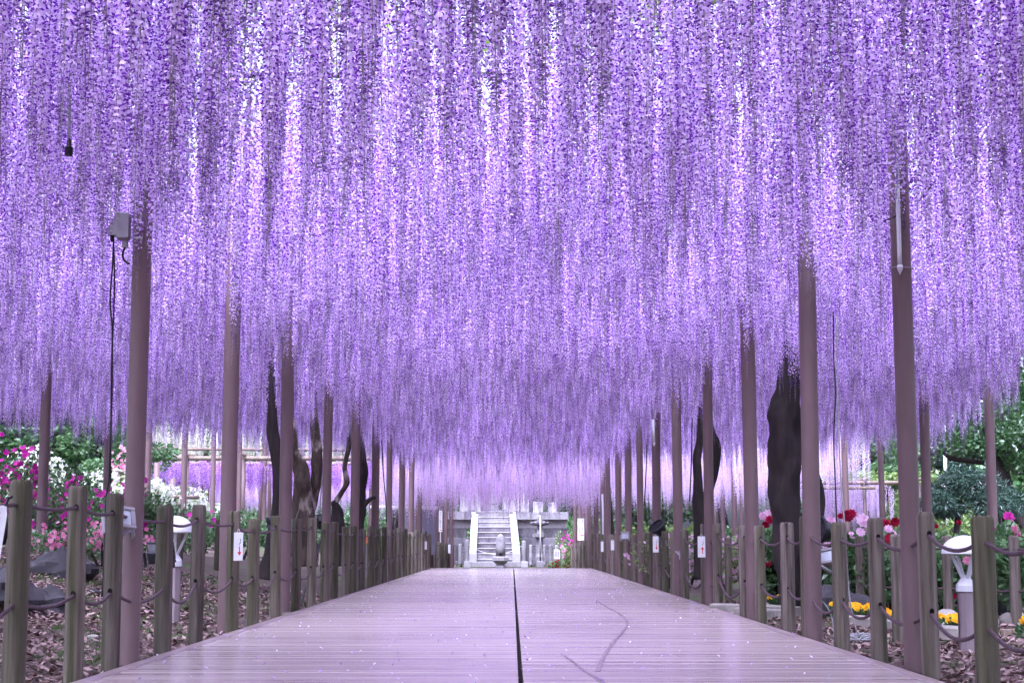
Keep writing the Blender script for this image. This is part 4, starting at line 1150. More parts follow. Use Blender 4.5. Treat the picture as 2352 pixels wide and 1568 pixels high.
# ------------------------------------------------------------------ garden lamps
def dome_lamp(label, x, y, h=0.82, r=0.14):
    t = thing('garden_lamp', label, 'lamp', (x, y, gz(x, y)), 0, 'white dome garden lamps')
    MB().lathe([(0.062, -0.1), (0.062, 0.0), (0.060, h * 0.52), (0.058, h * 0.53)], 8, start=0.39).build('post', M['lamp_post'], t)
    MB().lathe([(0.068, h * 0.53), (0.068, h * 0.58), (0.058, h * 0.60), (0.020, h * 0.665)], 8, start=0.39).build('collar', M['white_paint'], t)
    for k in range(4):
        a = k * math.pi / 2 + 0.25
        MB().tube([(math.cos(a) * 0.02, math.sin(a) * 0.02, h * 0.63), (math.cos(a) * 0.105, math.sin(a) * 0.105, h * 0.85)], 0.012, 6).build('strut', M['white_paint'], t)
    prof = [(r * 0.97, h * 0.84), (r, h * 0.845)] + [(r * math.cos(q), h * 0.85 + h * 0.15 * math.sin(q)) for q in (0.0, 0.3, 0.6, 0.9, 1.2, 1.45)] + [(0.0, h)]
    MB().lathe(prof, 24).build('dome', M['white_paint'], t, smooth=True, sharp=R(50))
    return t
p = ground_at(2224, 1500, -0.06); dome_lamp('white dome garden lamp behind the nearest right fence posts', p.x, p.y, 0.82, 0.158)
dome_lamp('white dome garden lamp between the fourth and fifth left fence posts', pxs(408, 13.6), 13.6, 0.92, 0.16)

# ------------------------------------------------------------------ floodlights
def floodlight(label, loc, rz, tilt, w=0.26, hgt=0.20, d=0.07, body='grey_metal', support=None, roll=0.0, fins=False):
    t = thing('floodlight', label, 'floodlight', loc, 0, 'floodlights by the deck')
    rot = (Matrix.Rotation(rz, 3, 'Z') @ Matrix.Rotation(tilt, 3, 'X') @ Matrix.Rotation(roll, 3, 'Y'))
    fr = MB()
    for (c, s) in (((0, -d/2, hgt/2 - 0.012), (w, 0.02, 0.024)), ((0, -d/2, -hgt/2 + 0.012), (w, 0.02, 0.024)), ((-w/2 + 0.012, -d/2, 0), (0.024, 0.02, hgt - 0.05)), ((w/2 - 0.012, -d/2, 0), (0.024, 0.02, hgt - 0.05))):
        fr.box(rot @ Vector(c), s, rot, bevel=0.003)
    fro = fr.build('frame', M[body], t)
    MB().box(rot @ Vector((0, -d/2 + 0.004, 0)), (w - 0.05, 0.006, hgt - 0.05), rot).build('glass', M['glass_face'], fro)
    MB().box(rot @ Vector((0, -d/2 + 0.014, 0)), (w - 0.03, 0.010, hgt - 0.03), rot).build('reflector', M['black'], t)
    bd = MB()
    pts = [(-w/2+0.01, -d/2+0.02, -hgt/2+0.01), (w/2-0.01, -d/2+0.02, -hgt/2+0.01), (w/2-0.01, -d/2+0.02, hgt/2-0.01), (-w/2+0.01, -d/2+0.02, hgt/2-0.01),
           (-w/2+0.05, d/2+0.02, -hgt/2+0.04), (w/2-0.05, d/2+0.02, -hgt/2+0.04), (w/2-0.05, d/2+0.02, hgt/2-0.04), (-w/2+0.05, d/2+0.02, hgt/2-0.04)]
    bd.add([rot @ Vector(q) for q in pts], [(0, 1, 2, 3), (4, 7, 6, 5), (0, 4, 5, 1), (1, 5, 6, 2), (2, 6, 7, 3), (3, 7, 4, 0)])
    bd.build('housing', M[body], t)
    if fins:
        for k in range(6):
            MB().box(rot @ Vector((0, d/2 + 0.035, -hgt/2 + 0.045 + k * (hgt - 0.09) / 5)), (w - 0.09, 0.035, 0.008), rot).build('cooling_fin', M[body], t)
    for s in (-1, 1):
        MB().box(rot @ Vector((s * (w/2 + 0.006), 0.02, -0.04)), (0.008, 0.035, 0.12), rot).build('bracket', M[body], t)
    if support is not None:
        a = rot @ Vector((0, 0.04, -0.10)); b_ = Vector(support) - Vector(loc)
        MB().tube([a, a.lerp(b_, 0.5), b_], 0.014, 8).build('arm', M[body], t, smooth=True)
    return t
q = at(274, 1192, 9.3)
floodlight('grey floodlight facing up beside the nearest left pole behind the third post', q, R(42), R(-32), 0.17, 0.15, 0.06, roll=R(10), support=(-2.28, 9.44, q.z - 0.06))
q = at(366, 1272, 12.3)
floodlight('grey floodlight seen from behind left of the left dome lamp', q, R(170), R(-22), 0.22, 0.17, 0.08, 'dark_metal', support=(q.x + 0.05, 12.5, q.z - 0.3), fins=True)
q = at(1905, 1283, 12.0)
floodlight('grey floodlight tilted up beside the second right pole', q, R(-38), R(-40), 0.17, 0.15, 0.07, support=(2.25, 11.8, q.z - 0.02), roll=R(-14))
q = at(632, 1205, 16.6)
floodlight('dark floodlight tipped up beside the third left pole', q, R(60), R(-60), 0.2, 0.16, 0.08, 'dark_metal', support=(q.x - 0.02, 16.7, gz(q.x, 16.7)))
q = at(744, 1200, 20.6)
floodlight('black finned floodlight behind the fence by the fourth left pole', q, R(175), R(-20), 0.2, 0.2, 0.08, 'black', support=(q.x, 18.4, gz(q.x, 18.98)), fins=True)
q = at(1573, 1266, 20.9)
floodlight('small white faced floodlight low behind the fifth right pole', q, R(5), R(-12), 0.13, 0.12, 0.05, support=(2.2, 21.2, q.z))
q = at(1435, 1230, 30.0)
floodlight('small white faced floodlight among the far right fence posts', q, R(8), R(-10), 0.16, 0.15, 0.06, support=(2.2, 30.3, q.z))
q = at(2058 if False else 1888, 1222, 11.1)

# round lamp at the big trunk, and the bell spotlight on the fence
def bell_light(label, loc, direction, k=1.0, arm_to=None):
    t = thing('spotlight', label, 'spotlight', loc)
    d = Vector(direction).normalized(); rot = d.to_track_quat('Z', 'Y').to_matrix()
    MB().lathe([(0.022 * k, -0.15 * k), (0.030 * k, -0.145 * k), (0.036 * k, -0.07 * k), (0.062 * k, -0.055 * k), (0.082 * k, 0.0), (0.098 * k, 0.035 * k), (0.108 * k, 0.04 * k), (0.108 * k, 0.062 * k), (0.095 * k, 0.064 * k), (0.085 * k, 0.03 * k), (0.0, 0.0)], 24, rot=rot).build('bell', M['black'], t, smooth=True, sharp=R(35))
    MB().lathe([(0.0, 0.045 * k), (0.088 * k, 0.045 * k)], 20, rot=rot).build('lens', M['dark_metal'], t)
    if arm_to is not None:
        b_ = Vector(arm_to) - Vector(loc); a = rot @ Vector((0, 0, -0.13 * k))
        MB().tube([a, a.lerp(b_, 0.4) + Vector((0, 0, -0.02)), b_], 0.016 * k, 8).build('arm', M['black'], t, smooth=True)
    return t
q = at(1514, 1215, 23.7)
bell_light('black bell shaped spotlight clamped to the right fence pointing up', q, (-0.62, -0.45, 0.72), 1.3, (XR, 24.0, q.z - 0.14))
q = at(1893, 1218, 15.6)
bell_light('round black lamp at the foot of the big dark trunk', q, (-0.75, -0.3, 0.1), 1.3, (q.x - 0.1, 16.0, 0.3))

# ------------------------------------------------------------------ things fixed on the poles
# junction box with its plug on the nearest left pole
q = at(284, 520, 9.44)
jb = thing('junction_box', 'grey junction box with angled cover on the nearest left pole', 'box', q)
MB().box((0.0, 0, 0.0), (0.075, 0.07, 0.165), bevel=0.008).build('body', M['grey_metal'], jb)
mb = MB(); mb.add([(-0.036, -0.034, 0.085), (-0.036, 0.034, 0.085), (-0.095, -0.034, -0.03), (-0.095, 0.034, -0.03), (-0.036, -0.034, -0.06), (-0.036, 0.034, -0.06), (-0.09, -0.034, -0.055), (-0.09, 0.034, -0.055)],
    [(0, 1, 3, 2), (2, 3, 7, 6), (6, 7, 5, 4), (0, 2, 6, 4), (1, 5, 7, 3)]); cvr = mb.build('cover', M['grey_metal'], jb)
MB().lathe([(0.020, -0.13), (0.020, -0.08)], 12, (0.012, 0, 0)).build('conduit', M['grey_metal'], jb, smooth=True, sharp=R(40))
MB().tube(smooth_path([(0.012, 0, -0.13), (0.0, 0, -0.17), (0.01, 0, -0.21), (0.045, -0.01, -0.235)], 5), 0.007, 8).build('lead', M['black'], jb, smooth=True)
MB().tube([(-0.068, 0, -0.05), (-0.068, 0, -0.095)], [0.016, 0.009], 10).build('plug', M['black'], cvr, smooth=True)
MB().box((0.11, -0.075, -0.085), (0.05, 0.006, 0.014)).build('strap_clip', M['grey_metal'], jb)
cb = thing('power_cable', 'black cable hanging beside the nearest left pole down to the ground', 'cable')
pl = [(261, 548), (259, 600), (253, 690), (258, 760), (256, 850), (255, 960), (252, 1050), (250, 1100), (243, 1150), (240, 1230), (238, 1310), (234, 1370)]
MB().tube(smooth_path([at(x, y, 9.44) for x, y in pl], 4), 0.0055, 6).build('cable_run', M['black'], cb, smooth=True)
MB().tube(smooth_path([at(x, y, 9.46) for x, y in ((261, 560), (263, 640), (261, 720), (258, 800), (257, 900), (253, 1010), (254, 1060), (254, 1110))], 4), 0.005, 6).build('cable_run', M['black'], cb, smooth=True)
# lamp socket hanging from a drop cable, upper left
hs = thing('hanging_socket', 'black lamp socket on a grey drop cable among the upper left flowers', 'socket', at(158, 345, 7.3))
MB().tube([(0, 0, 0.06), (-0.004, 0, 0.28), (-0.01, 0, 1.2)], 0.006, 6).build('drop_cable', M['grey_cable'], hs)
MB().lathe([(0.0, -0.028), (0.019, -0.028), (0.020, 0.012), (0.012, 0.02), (0.010, 0.045), (0.005, 0.058)], 12).build('socket', M['black'], hs, smooth=True, sharp=R(40))
# white tube with pointed tip and tie on the nearest right pole
tb = thing('white_tube', 'white pointed tube strapped to the nearest right pole', 'tube', at(2066, 500, 8.98))
pts = [at(2060, 380, 8.98), at(2063, 480, 8.98), at(2066, 580, 8.98), at(2067, 612, 8.98)]
o0 = Vector(tb.location)
MB().tube([p_ - o0 for p_ in pts], 0.0135, 10).build('tube', M['white_paint'], tb, smooth=True)
e = at(2067, 612, 8.98) - o0
MB().lathe([(0.0, -0.052), (0.010, -0.028), (0.017, -0.012), (0.017, 0.004), (0.0135, 0.008)], 12, e).build('tip', M['white_paint'], tb, smooth=True)
c = Vector((2.285, 9.06, e.z + o0.z)) - o0
MB().tube([c + Vector((math.cos(a) * 0.067, math.sin(a) * 0.067, 0.004 * math.sin(2 * a))) for a in [2 * math.pi * k / 20 for k in range(21)]], 0.0028, 5, cap=False).build('tie_wire', M['grey_cable'], tb)
tb2 = thing('white_tube', 'white tube strapped to the sixth right pole', 'tube', at(1502, 1010, 22.8))
MB().tube([(-0.01, 0, 0.3), (0, 0, -0.05)], 0.02, 8).build('tube', M['white_paint'], tb2, smooth=True)
MB().lathe([(0.0, -0.10), (0.022, -0.05), (0.02, -0.04)], 10).build('tip', M['white_paint'], tb2, smooth=True)
tb3 = thing('white_tube', 'tall white tube standing against the far right poles', 'tube', at(1385, 1230, 38.8))
MB().tube([(0, 0, -0.6), (0, 0, 0.55), (-0.01, 0, 1.02)], 0.024, 8).build('tube', M['white_paint'], tb3, smooth=True)
# bare twigs sticking out from the nearest right pole
tw = thing('bare_twig', 'bare dark twigs sprouting from the nearest right pole', 'twig', (2.285, 9.06, 0))
MB().tube([at(2110, 462, 9.0) - Vector((2.285, 9.06, 0)), at(2135, 432, 8.98) - Vector((2.285, 9.06, 0)), at(2150, 415, 8.98) - Vector((2.285, 9.06, 0))], [0.006, 0.005, 0.003], 6).build('twig', M['bark'], tw)
MB().tube([at(2060, 495, 9.0) - Vector((2.285, 9.06, 0)), at(2045, 502, 8.98) - Vector((2.285, 9.06, 0)), at(2030, 508, 8.98) - Vector((2.285, 9.06, 0))], [0.006, 0.005, 0.003], 6).build('twig', M['bark'], tw)
# hanging cables on the right
for (lab, xs_, Y, mm) in (('black cable hanging right of the second right pole', [(1914, 715), (1915, 820), (1919, 900), (1915, 1010), (1918, 1090), (1921, 1180), (1922, 1215)], 12.4, 'black'),
                          ('grey cable hanging beside the black one down to the coil', [(1922, 720), (1924, 900), (1930, 1080), (1938, 1180), (1944, 1270), (1950, 1360), (1962, 1430), (1975, 1462)], 11.6, 'grey_cable'),
                          ('thin black cable hanging between the fifth and sixth right poles', [(1590, 960), (1588, 1060), (1584, 1150)], 20.5, 'black'),
                          ('thin black cable hanging by the seventh right pole', [(1486, 1020), (1484, 1080), (1480, 1160)], 24.5, 'black'),
                          ('thin grey cables hanging before the gnarled pale trunk', [(757, 960), (752, 1030), (740, 1100), (734, 1180)], 20.0, 'grey_cable'),
                          ('thin black cable hanging between the sixth and seventh left poles', [(877, 1010), (880, 1080), (886, 1150), (888, 1200)], 26.5, 'black')):
    t = thing('hanging_cable', lab, 'cable')
    MB().tube(smooth_path([at(x, y, Y) for x, y in xs_], 4), 0.0055 if Y < 15 else 0.009, 6).build('cable_run', M[mm], t, smooth=True)
cl = thing('cable_coil', 'loose grey cable coil on the leaves between the right fence posts', 'cable')
g0 = ground_at(1968, 1478, -0.05)
pts = []
for k in range(46):
    a = k * 0.62; r = 0.10 + 0.05 * math.sin(k * 1.3)
    pts.append(Vector((g0.x + math.cos(a) * r * 1.2, g0.y + math.sin(a) * r * 1.6, gz(g0.x, g0.y) + 0.03 + 0.05 * abs(math.sin(k * 0.9)))))
MB().tube(smooth_path(pts, 3), 0.006, 6).build('loops', M['grey_cable'], cl, smooth=True)
g1 = ground_at(1905, 1478, -0.05)
MB().tube(smooth_path([g1 + Vector((-0.10, 0.1, 0.30)), g1 + Vector((-0.03, 0.08, 0.31)), g1 + Vector((0.03, 0.05, 0.2)), g1 + Vector((0.03, 0, 0.03)), g1 + Vector((-0.05, -0.05, 0.01))], 5), 0.006, 6).build('loop_end', M['grey_cable'], cl, smooth=True)

# ------------------------------------------------------------------ signs and tags
def flat(parent, nm, m, pts2, org, ux, uz, th, lift):
    """an extruded outline in the plane spanned by ux, uz"""
    n = ux.cross(uz).normalized()
    mb = MB(); k = len(pts2)
    fr = [org + ux * a + uz * b_ + n * (lift + th) for a, b_ in pts2]; bk = [org + ux * a + uz * b_ + n * lift for a, b_ in pts2]
    mb.add(fr + bk, [tuple(range(k)), tuple(range(2*k-1, k-1, -1))] + [(i, i + k, (i+1) % k + k, (i+1) % k) for i in range(k)])
    return mb.build(nm, M[m], parent)
def rect(x0, z0, x1, z1): return [(x0, z0), (x1, z0), (x1, z1), (x0, z1)]
def hang_tag(label, loc, w, h, rz, arrow=1, group='white arrow tags on the fence ropes'):
    t = thing('arrow_tag', label, 'tag', loc, 0, group)
    ux = Vector((math.cos(rz), math.sin(rz), 0)); uz = Vector((0, 0, 1)); o = Vector((0, 0, 0))
    flat(t, 'card', 'card', rect(-w/2, -h, w/2, 0), o, ux, uz, 0.003, 0)
    if arrow:
        s = 1 if arrow > 0 else -1
        zc = -h * 0.66; L = h * 0.17; a = w * 0.10
        pts = [(a*0.5, zc - s*L), (a*0.5, zc + s*L*0.2), (a*2.2, zc + s*L*0.2), (0, zc + s*L), (-a*2.2, zc + s*L*0.2), (-a*0.5, zc + s*L*0.2), (-a*0.5, zc - s*L)]
        if s < 0: pts = pts[::-1]
        flat(t, 'arrow', 'ink_red', pts, o + ux * w * 0.12, ux, uz, 0.001, 0.0032)
        flat(t, 'lettering', 'ink_black', [(w*0.05, -h*0.42), (w*0.10, -h*0.44), (w*0.30, -h*0.33), (w*0.26, -h*0.31)], o, ux, uz, 0.001, 0.0032)
        flat(t, 'lettering', 'ink_black', rect(w*0.18, -h*0.31, w*0.24, -h*0.22), o, ux, uz, 0.001, 0.0032)
    MB().tube([(-w*0.2, 0, 0), (0, 0.005, 0.03), (w*0.2, 0, 0)], 0.002, 5).build('tie', M['tie'], t)
    return t
q = at(548, 1222, 12.75); hang_tag('white hanging tag with red arrow on the sixth left fence post', (q.x, q.y, q.z), 0.075, 0.225, R(25), -1)
q = at(1562 if False else 1611, 1231, 17.9); hang_tag('white tag with red up arrow right of the fourth right pole', (q.x, q.y, q.z), 0.085, 0.235, R(-10), 1)
q = at(1506, 1231, 23.5); hang_tag('white tag with red arrow below the bell spotlight', (q.x, q.y, q.z), 0.085, 0.235, R(-8), -1)
q = at(1407, 1240, 33.8); hang_tag('small white tag far along the right fence', (q.x, q.y, q.z), 0.075, 0.21, R(-8), 0)
q = at(1383, 1243, 37.6); hang_tag('cream tag beside the last right fence posts', (q.x, q.y, q.z), 0.06, 0.24, R(-8), 0)
q = at(1032, 1250, 46.3); hang_tag('small white tag on the last left fence posts', (q.x, q.y, q.z), 0.07, 0.25, R(8), 0)
q = at(978, 1243, 40.8); hang_tag('white tag half way along the left fence', (q.x, q.y, q.z), 0.06, 0.20, R(20), 0)
# notice at the left edge: red heading, red ring
nb = thing('hanging_notice', 'white notice with red writing and a red ring cut by the left edge', 'sign', at(-40, 1160, 7.0))
ux = Vector((1, 0.06, 0)).normalized(); uz = Vector((-0.03, 0, 1)).normalized(); o = Vector((0, 0, 0))
flat(nb, 'card', 'card', [(-0.12, -0.26), (0.075, -0.26), (0.108, -0.04), (0.105, 0.0), (-0.12, 0.0)], o, ux, uz, 0.004, 0)
for r_ in range(2):
    for k in range(7):
        x0 = 0.085 - 0.022 * (k + 1); z0 = -0.032 - 0.022 * r_
        flat(nb, 'lettering', 'ink_red', rect(x0, z0 - 0.004, x0 + 0.016, z0), o, ux, uz, 0.0006, 0.0045)
        flat(nb, 'lettering', 'ink_red', rect(x0 + 0.006, z0 - 0.016, x0 + 0.010, z0 - 0.005), o, ux, uz, 0.0006, 0.0045)
        flat(nb, 'lettering', 'ink_red', rect(x0, z0 - 0.013, x0 + 0.005, z0 - 0.0095), o, ux, uz, 0.0006, 0.0045)
for k in range(4): flat(nb, 'lettering', 'ink_grey', rect(0.055 - 0.02 * k, -0.086, 0.067 - 0.02 * k, -0.080), o, ux, uz, 0.0006, 0.0045)
n_ = ux.cross(uz).normalized()
MB().tube([o + ux * (-0.035 + 0.085 * math.cos(a)) + uz * (-0.165 + 0.07 * math.sin(a)) + n_ * 0.005 for a in [2 * math.pi * k / 32 for k in range(33)]], 0.003, 5, cap=False).build('ring', M['ink_red'], nb)
MB().tube([o + ux * -0.10 + uz * -0.115 + n_ * 0.005, o + ux * 0.03 + uz * -0.215 + n_ * 0.005], 0.003, 5).build('ring_bar', M['ink_red'], nb)
for k in range(3): flat(nb, 'lettering', 'ink_grey', rect(0.02 - 0.03 * k, -0.246, 0.04 - 0.03 * k, -0.240), o, ux, uz, 0.0006, 0.0045)
MB().tube([ux * 0.10 + uz * -0.004, ux * 0.112 + uz * 0.03, at(28, 1140, 7.0) - at(-40, 1160, 7.0)], 0.006, 6).build('cord', M['black'], nb)
# pole sign, right end: two columns of black writing and a red bar
def pole_sign(label, loc, w, h, cols, bar, parent_stake=False):
    t = thing('pole_sign', label, 'sign', loc)
    ux, uz, o = Vector((1, 0, 0)), Vector((0, 0, 1)), Vector((0, 0, 0))
    flat(t, 'board', 'card', rect(-w/2, -h, w/2, 0), o, ux, uz, 0.012, 0)
    rg = random.Random(9)
    for (cx, n, z0, dz) in cols:
        for k in range(n):
            z = z0 - dz * k; s = dz * 0.34 * (0.55 if k in (2, 3) else 1.0)
            for (a, b_, c_, d_) in ((-1, 0.7, 1, 1.0), (-0.15, -1, 0.15, 0.7), (-0.9, -0.1, 0.9, 0.15), (-0.9, -1.0, -0.6, 0.1), (0.6, -1.0, 0.9, 0.1), (-0.9, -1.0, 0.9, -0.75)):
                if rg.random() < 0.82: flat(t, 'character_stroke', 'ink_black', rect(cx + a*s, z + b_*s, cx + c_*s, z + d_*s), o, ux, uz, 0.002, 0.012)
    if bar: flat(t, 'arrow_bar', 'ink_red', rect(*bar), o, ux, uz, 0.002, 0.012)
    if parent_stake: MB().tube([(0, 0.02, -h), (0, 0.02, -h - 0.7)], 0.012, 6).build('stake', M['white_paint'], t)
    return t
q = at(1334, 1190, 46.3)
pole_sign('white pole sign with two columns of black writing and a red bar', q, 0.19, 0.64, [(0.043, 7, -0.055, 0.055), (-0.04, 7, -0.055, 0.059)], (-0.025, -0.505, 0.092, -0.48))
q = at(1012, 1172, 46.2)
pole_sign('narrow white sign on a stake by the last left poles with a red mark', q, 0.10, 0.62, [(0.0, 8, -0.06, 0.06)], (-0.03, -0.575, 0.036, -0.55), True)
ls = thing('lantern_sign', 'small orange and white lit looking panel low behind the left fence', 'sign', at(841, 1238, 25.2))
MB().box((0, 0, 0), (0.045, 0.03, 0.12), bevel=0.004).build('panel', M['orange'], ls)
for k in range(2): MB().box((0, -0.017, 0.012 - 0.03 * k), (0.042, 0.004, 0.006)).build('panel_bar', M['ink_red'], ls)
MB().tube([(0, 0, -0.1), (0, 0, -0.6)], 0.01, 6).build('stake', M['grey_metal'], ls)
gp = thing('panel_fence', 'plain violet grey fence panel behind the far left poles', 'fence')
a, b_ = at(930, 1172, 44), at(1000, 1240, 44)
for k in range(3):
    w = (b_.x - a.x) / 3
    MB().box((a.x + w * (k + 0.5), 44, (a.z + b_.z) / 2 - 0.2), (w - 0.01, 0.05, a.z - b_.z + 0.4), bevel=0.004).build('panel', M['fence_panel'], gp)
MB().tube([at(850, 1164, 44), at(1005, 1166, 44)], 0.045, 8).build('top_rail', M['white_paint'], gp)

# ------------------------------------------------------------------ rocks, edging stones, second fence on the right
def rock(nm, label, cat, loc, s, m, seed, rz=0.0, group=None, rough=0.16, flat_=0.0):
    rg = random.Random(seed); mb = MB(); n, k = 26, 15
    ph = [rg.uniform(0, 6.28) for _ in range(6)]
    vs_ = []; fs_ = []
    for j in range(k + 1):
        v = math.pi * j / k - math.pi / 2
        for i in range(n):
            u = 2 * math.pi * i / n
            f_ = 1 + rough * (math.sin(2*u + ph[0] + 2*v) * 0.5 + math.sin(3*u + ph[1] - 3*v) * 0.4 + math.sin(5*v + ph[2] + u) * 0.35) 
            q_ = Vector((math.cos(u) * math.cos(v), math.sin(u) * math.cos(v), math.sin(v)))
            f_ += rough * (0.9 * mnoise.noise(q_ * 2.2 + Vector((seed, 0, 0))) + 0.5 * mnoise.noise(q_ * 5.0 + Vector((0, seed, 0))) + 0.3 * abs(mnoise.noise(q_ * 11.0)))
            vs_.append((s[0] * f_ * math.cos(u) * math.cos(v), s[1] * f_ * math.sin(u) * math.cos(v), s[2] * f_ * math.sin(v)))
    for j in range(k):
        for i in range(n):
            i2 = (i + 1) % n
            fs_.append((j*n+i, j*n+i2, (j+1)*n+i2, (j+1)*n+i))
    mb.add(vs_, fs_)
    o = mb.build(nm, M[m], None, smooth=True, sharp=R(28))
    o.location = loc; o.rotation_euler = (0, 0, rz)
    return tag(o, label, cat, group)
def rock_px(nm, label, cat, px, py, z, s, m, seed, **kw):
    p = ground_at(px, py, z)
    return rock(nm, label, cat, (p.x, p.y, gz(p.x, p.y) + s[2] * 0.45), s, m, seed, **kw)
x = pxs(150, 17.2); rock('boulder', 'low dark boulder at the foot of the leftmost outer pole', 'rock', (x, 17.2, gz(x, 17.2) + 0.06), (0.34, 0.24, 0.2), 'rock', 3, rough=0.25)
x = pxs(20, 12.2); rock('boulder', 'dark boulder at the left edge behind the first fence post', 'rock', (x, 12.2, gz(x, 12.2) + 0.1), (0.22, 0.3, 0.2), 'rock', 4, rough=0.25)
x = pxs(120, 12.6); rock('boulder', 'jagged dark rock between the first and second left posts', 'rock', (x, 12.6, gz(x, 12.6) + 0.03), (0.2, 0.2, 0.13), 'rock', 5, rough=0.35)
for i, (px, py, s, lab) in enumerate([(211, 1407, 0.05, 'small black stone pair behind the second left post'), (203, 1368, 0.035, 'pale flat stone left of the third left post'), (205, 1408, 0.035, 'pale round stone near the second left post'), (212, 1472, 0.03, 'small pale stone low between the second and third left posts'), (660, 1404, 0.05, 'pale stone by the ninth left post')]):
    rock_px('stone', lab, 'stone', px, py, 0.0, (s * 1.6, s, s * 0.7), 'rock' if i == 0 else 'cobble', 30 + i)
st = [(1745, 1402, 'left of the big trunk'), (2062, 1424, 'long flat stone under the nearest right pole'), (2080, 1446, 'low stone behind the grey bollard'), (2135, 1435, 'rounded boulder right of the nearest right post'), (2175, 1438, 'large rounded boulder left of the dome lamp'), (2262, 1440, 'rounded boulder right of the last right post'), (2318, 1436, 'rounded boulder near the right edge'), (2340, 1432, 'rounded boulder at the right edge'), (2020, 1446, 'flat edging stone left of the grey bollard')]
szs = [(0.16, 0.1, 0.08), (0.15, 0.1, 0.07), (0.16, 0.1, 0.06), (0.11, 0.1, 0.12), (0.12, 0.1, 0.115), (0.13, 0.1, 0.09), (0.10, 0.09, 0.085), (0.10, 0.1, 0.085), (0.15, 0.1, 0.07)]
for i, ((px, py, lab), s) in enumerate(zip(st, szs)):
    rock_px('edging_stone', 'grey edging stone, ' + lab, 'stone', px, py, -0.05, s, 'cobble', 50 + i, group='edging stones of the right bed', rough=0.05)
rock_px('boulder', 'dark wedge shaped boulder behind the right dome lamp', 'rock', 2262, 1412, -0.05, (0.32, 0.26, 0.26), 'rock', 70, rough=0.2)
rock_px('boulder', 'dark square boulder between the second right pole and the coil', 'rock', 1925, 1424, -0.05, (0.26, 0.22, 0.22), 'rock', 71, rough=0.2)
# kerb stones of the bed and slab steps right of the deck
ks = thing('bed_kerb', 'low grey stone kerb of the bed behind the right fence', 'kerb')
for (x0, y0, x1, y1) in ((1635, 1402, 1735, 1404), (1700, 1412, 1795, 1418), (1738, 1404, 1830, 1410), (2118, 1456, 2215, 1462), (1960, 1432, 2080, 1446)):
    a, b_ = ground_at(x0, y0, -0.03), ground_at(x1, y1, -0.03)
    d = b_ - a
    MB().box((a + b_) / 2 + Vector((0, 0, 0.02)), (d.length, 0.16, 0.12), Matrix.Rotation(math.atan2(d.y, d.x), 3, 'Z'), bevel=0.015).build('kerb_stone', M['cobble'], ks)
for i, px in enumerate((2310, 2338)):
    p = ground_at(px, 1460, -0.05)
    t = thing('brick_edging', 'small upright pinkish brick edging by the right edge, ' + ('left one' if i == 0 else 'right one'), 'brick', (p.x, p.y, gz(p.x, p.y)))
    MB().lathe([(0.05, -0.03), (0.05, 0.075), (0.045, 0.08)], 12).build('brick', M['log'], t)
bo = thing('grey_bollard', 'thick grey wooden bollard just left of the nearest right pole', 'bollard', (pxs(2055, 11.9), 11.9, -0.06))
me_b = post_mesh(91, 0.82, 0.062); obj('post', me_b, bo)
pts2 = [(pxs(x_, Y_), Y_, -0.06) for x_, Y_ in ((1668, 21.0), (1716, 19.8), (1885, 18.2), (1968, 16.2), (2058, 15.6), (2166, 15.2), (2246, 14.9), (2318, 14.4), (2400, 14.0))]
rm = [(post_mesh(s + 40, 0.8, 0.05), 0.8) for s in range(3)]
rope_fence('rope_fence', 'second log post rope fence in front of the right peony bed', pts2, rm, [0.82] * len(pts2), (0.86, 0.40), (0.02, 0.03), 0.05, M['rope'], 0.010, False)
pts3 = [(pxs(x_, Y_), Y_, gz(pxs(x_, Y_), Y_)) for x_, Y_ in ((505, 25.0), (590, 24.5), (640, 24), (330, 26.0), (420, 25.5))]
pts3 = [pts3[i] for i in (3, 4, 0, 1, 2)]
rope_fence('rope_fence', 'rear log post rope fence glimpsed behind the left dome lamp', pts3, rm, [0.8] * 5, (0.86, 0.40), (0.02, 0.03), 0.05, M['rope'], 0.010, False)

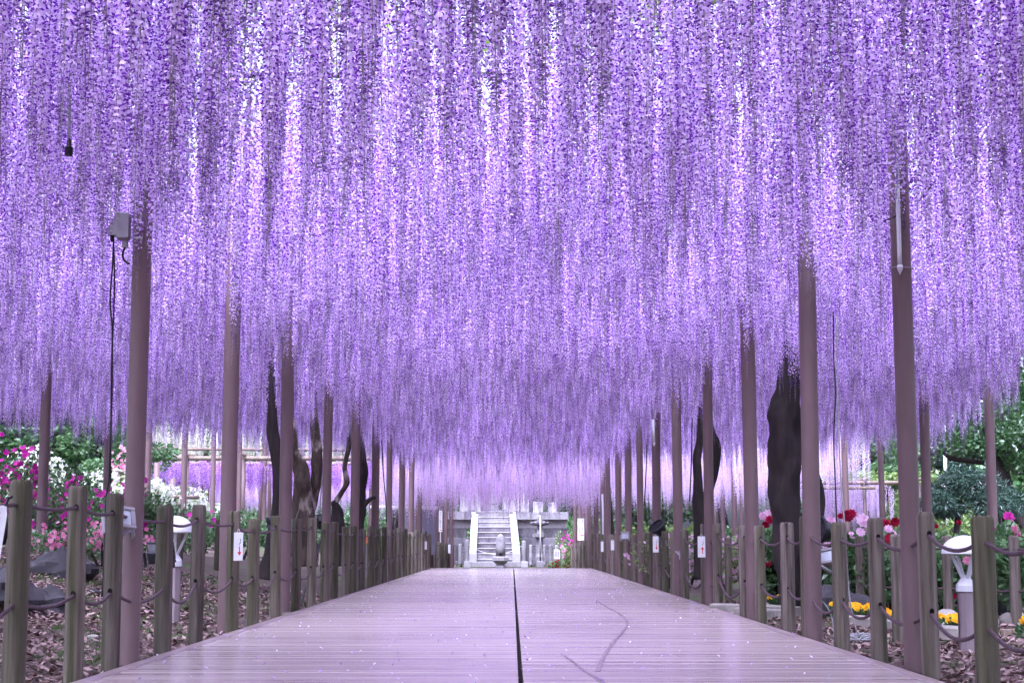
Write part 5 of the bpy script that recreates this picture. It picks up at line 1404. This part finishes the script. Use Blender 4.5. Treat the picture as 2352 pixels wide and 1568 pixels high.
# ------------------------------------------------------------------ leaf litter, grass, fallen petals
def litter(name, label, n, xr, yr, seed):
    rg = random.Random(seed); mb = MB()
    for _ in range(n):
        y = yr[0] + (yr[1] - yr[0]) * rg.random() ** 1.5; x = rg.uniform(*xr)
        if abs(x) < 2.15: continue
        if vnoise(x * 2.1, y * 1.7, 1.4) > 0.62 and rg.random() < 0.6: continue
        s = rg.uniform(0.014, 0.040)
        a = rg.uniform(0, 6.28); tl = rg.gauss(0, 0.35); tl2 = rg.gauss(0, 0.35)
        d = Vector((math.cos(a) * math.cos(tl), math.sin(a) * math.cos(tl), math.sin(tl))); w = Vector((-math.sin(a) * math.cos(tl2), math.cos(a) * math.cos(tl2), math.sin(tl2)))
        c = Vector((x, y, gz(x, y) + 0.012 + rg.random() * 0.02)); curl = Vector((0, 0, s * rg.uniform(0.05, 0.35)))
        mb.add([c - d*s, c + w*s*0.5 + curl*0.6, c + d*s + curl, c - w*s*0.5 + curl*0.6], [(0, 1, 2), (0, 2, 3)], 0, rg.random() ** 1.6)
    tag(mb.build(name, M['dead_leaf']), label, 'leaf litter', kind='stuff')
litter('leaf_litter', 'brown fallen leaves covering the left bank', 44000, (-7.0, -2.16), (6.2, 22), 1)
litter('leaf_litter', 'brown fallen leaves covering the ground right of the deck', 40000, (2.08, 6.8), (6.2, 20), 2)
def grass(name, label, n, xr, yr, seed):
    rg = random.Random(seed); mb = MB()
    for _ in range(n):
        y = yr[0] + (yr[1] - yr[0]) * rg.random() ** 1.3; x = rg.uniform(*xr)
        if vnoise(x * 2.1, y * 1.7, 1.4) < 0.58 and rg.random() < 0.88: continue
        for k in range(4):
            a = rg.uniform(0, 6.28); h = rg.uniform(0.02, 0.055); c = Vector((x + rg.gauss(0, 0.02), y + rg.gauss(0, 0.02), gz(x, y)))
            w = Vector((math.cos(a), math.sin(a), 0)) * 0.003
            mb.add([c - w, c + w, c + Vector((rg.gauss(0, 0.015), rg.gauss(0, 0.015), h))], [(0, 1, 2)], 0, rg.random())
    tag(mb.build(name, M['grass']), label, 'grass', kind='stuff')
grass('grass_tufts', 'short green grass patches on the left bank', 12000, (-6.0, -2.2), (6.2, 20), 3)
grass('grass_tufts', 'sparse green grass right of the deck', 4000, (2.12, 6.0), (6.2, 16), 4)
rg = random.Random(8); mb = MB()
for _ in range(800):
    y = 6.5 + 36 * rg.random() ** 1.3; x = rg.uniform(DX0, DX1)
    s = rg.uniform(0.007, 0.014); a = rg.uniform(0, 6.28); tn = rg.random()
    d = Vector((math.cos(a), math.sin(a), 0)); w = Vector((-math.sin(a), math.cos(a), 0)); c = Vector((x, y, 0.003))
    mb.add([c - d*s, c + w*s*0.8 + Vector((0, 0, s*0.7)), c + d*s + Vector((0, 0, s*1.1)), c - w*s*0.8 + Vector((0, 0, s*0.7))], [(0, 1, 2), (0, 2, 3)], 0, tn)
tag(mb.build('fallen_petals', M['petal_fallen']), 'pale lilac fallen petals scattered over the wet deck', 'petals', kind='stuff')
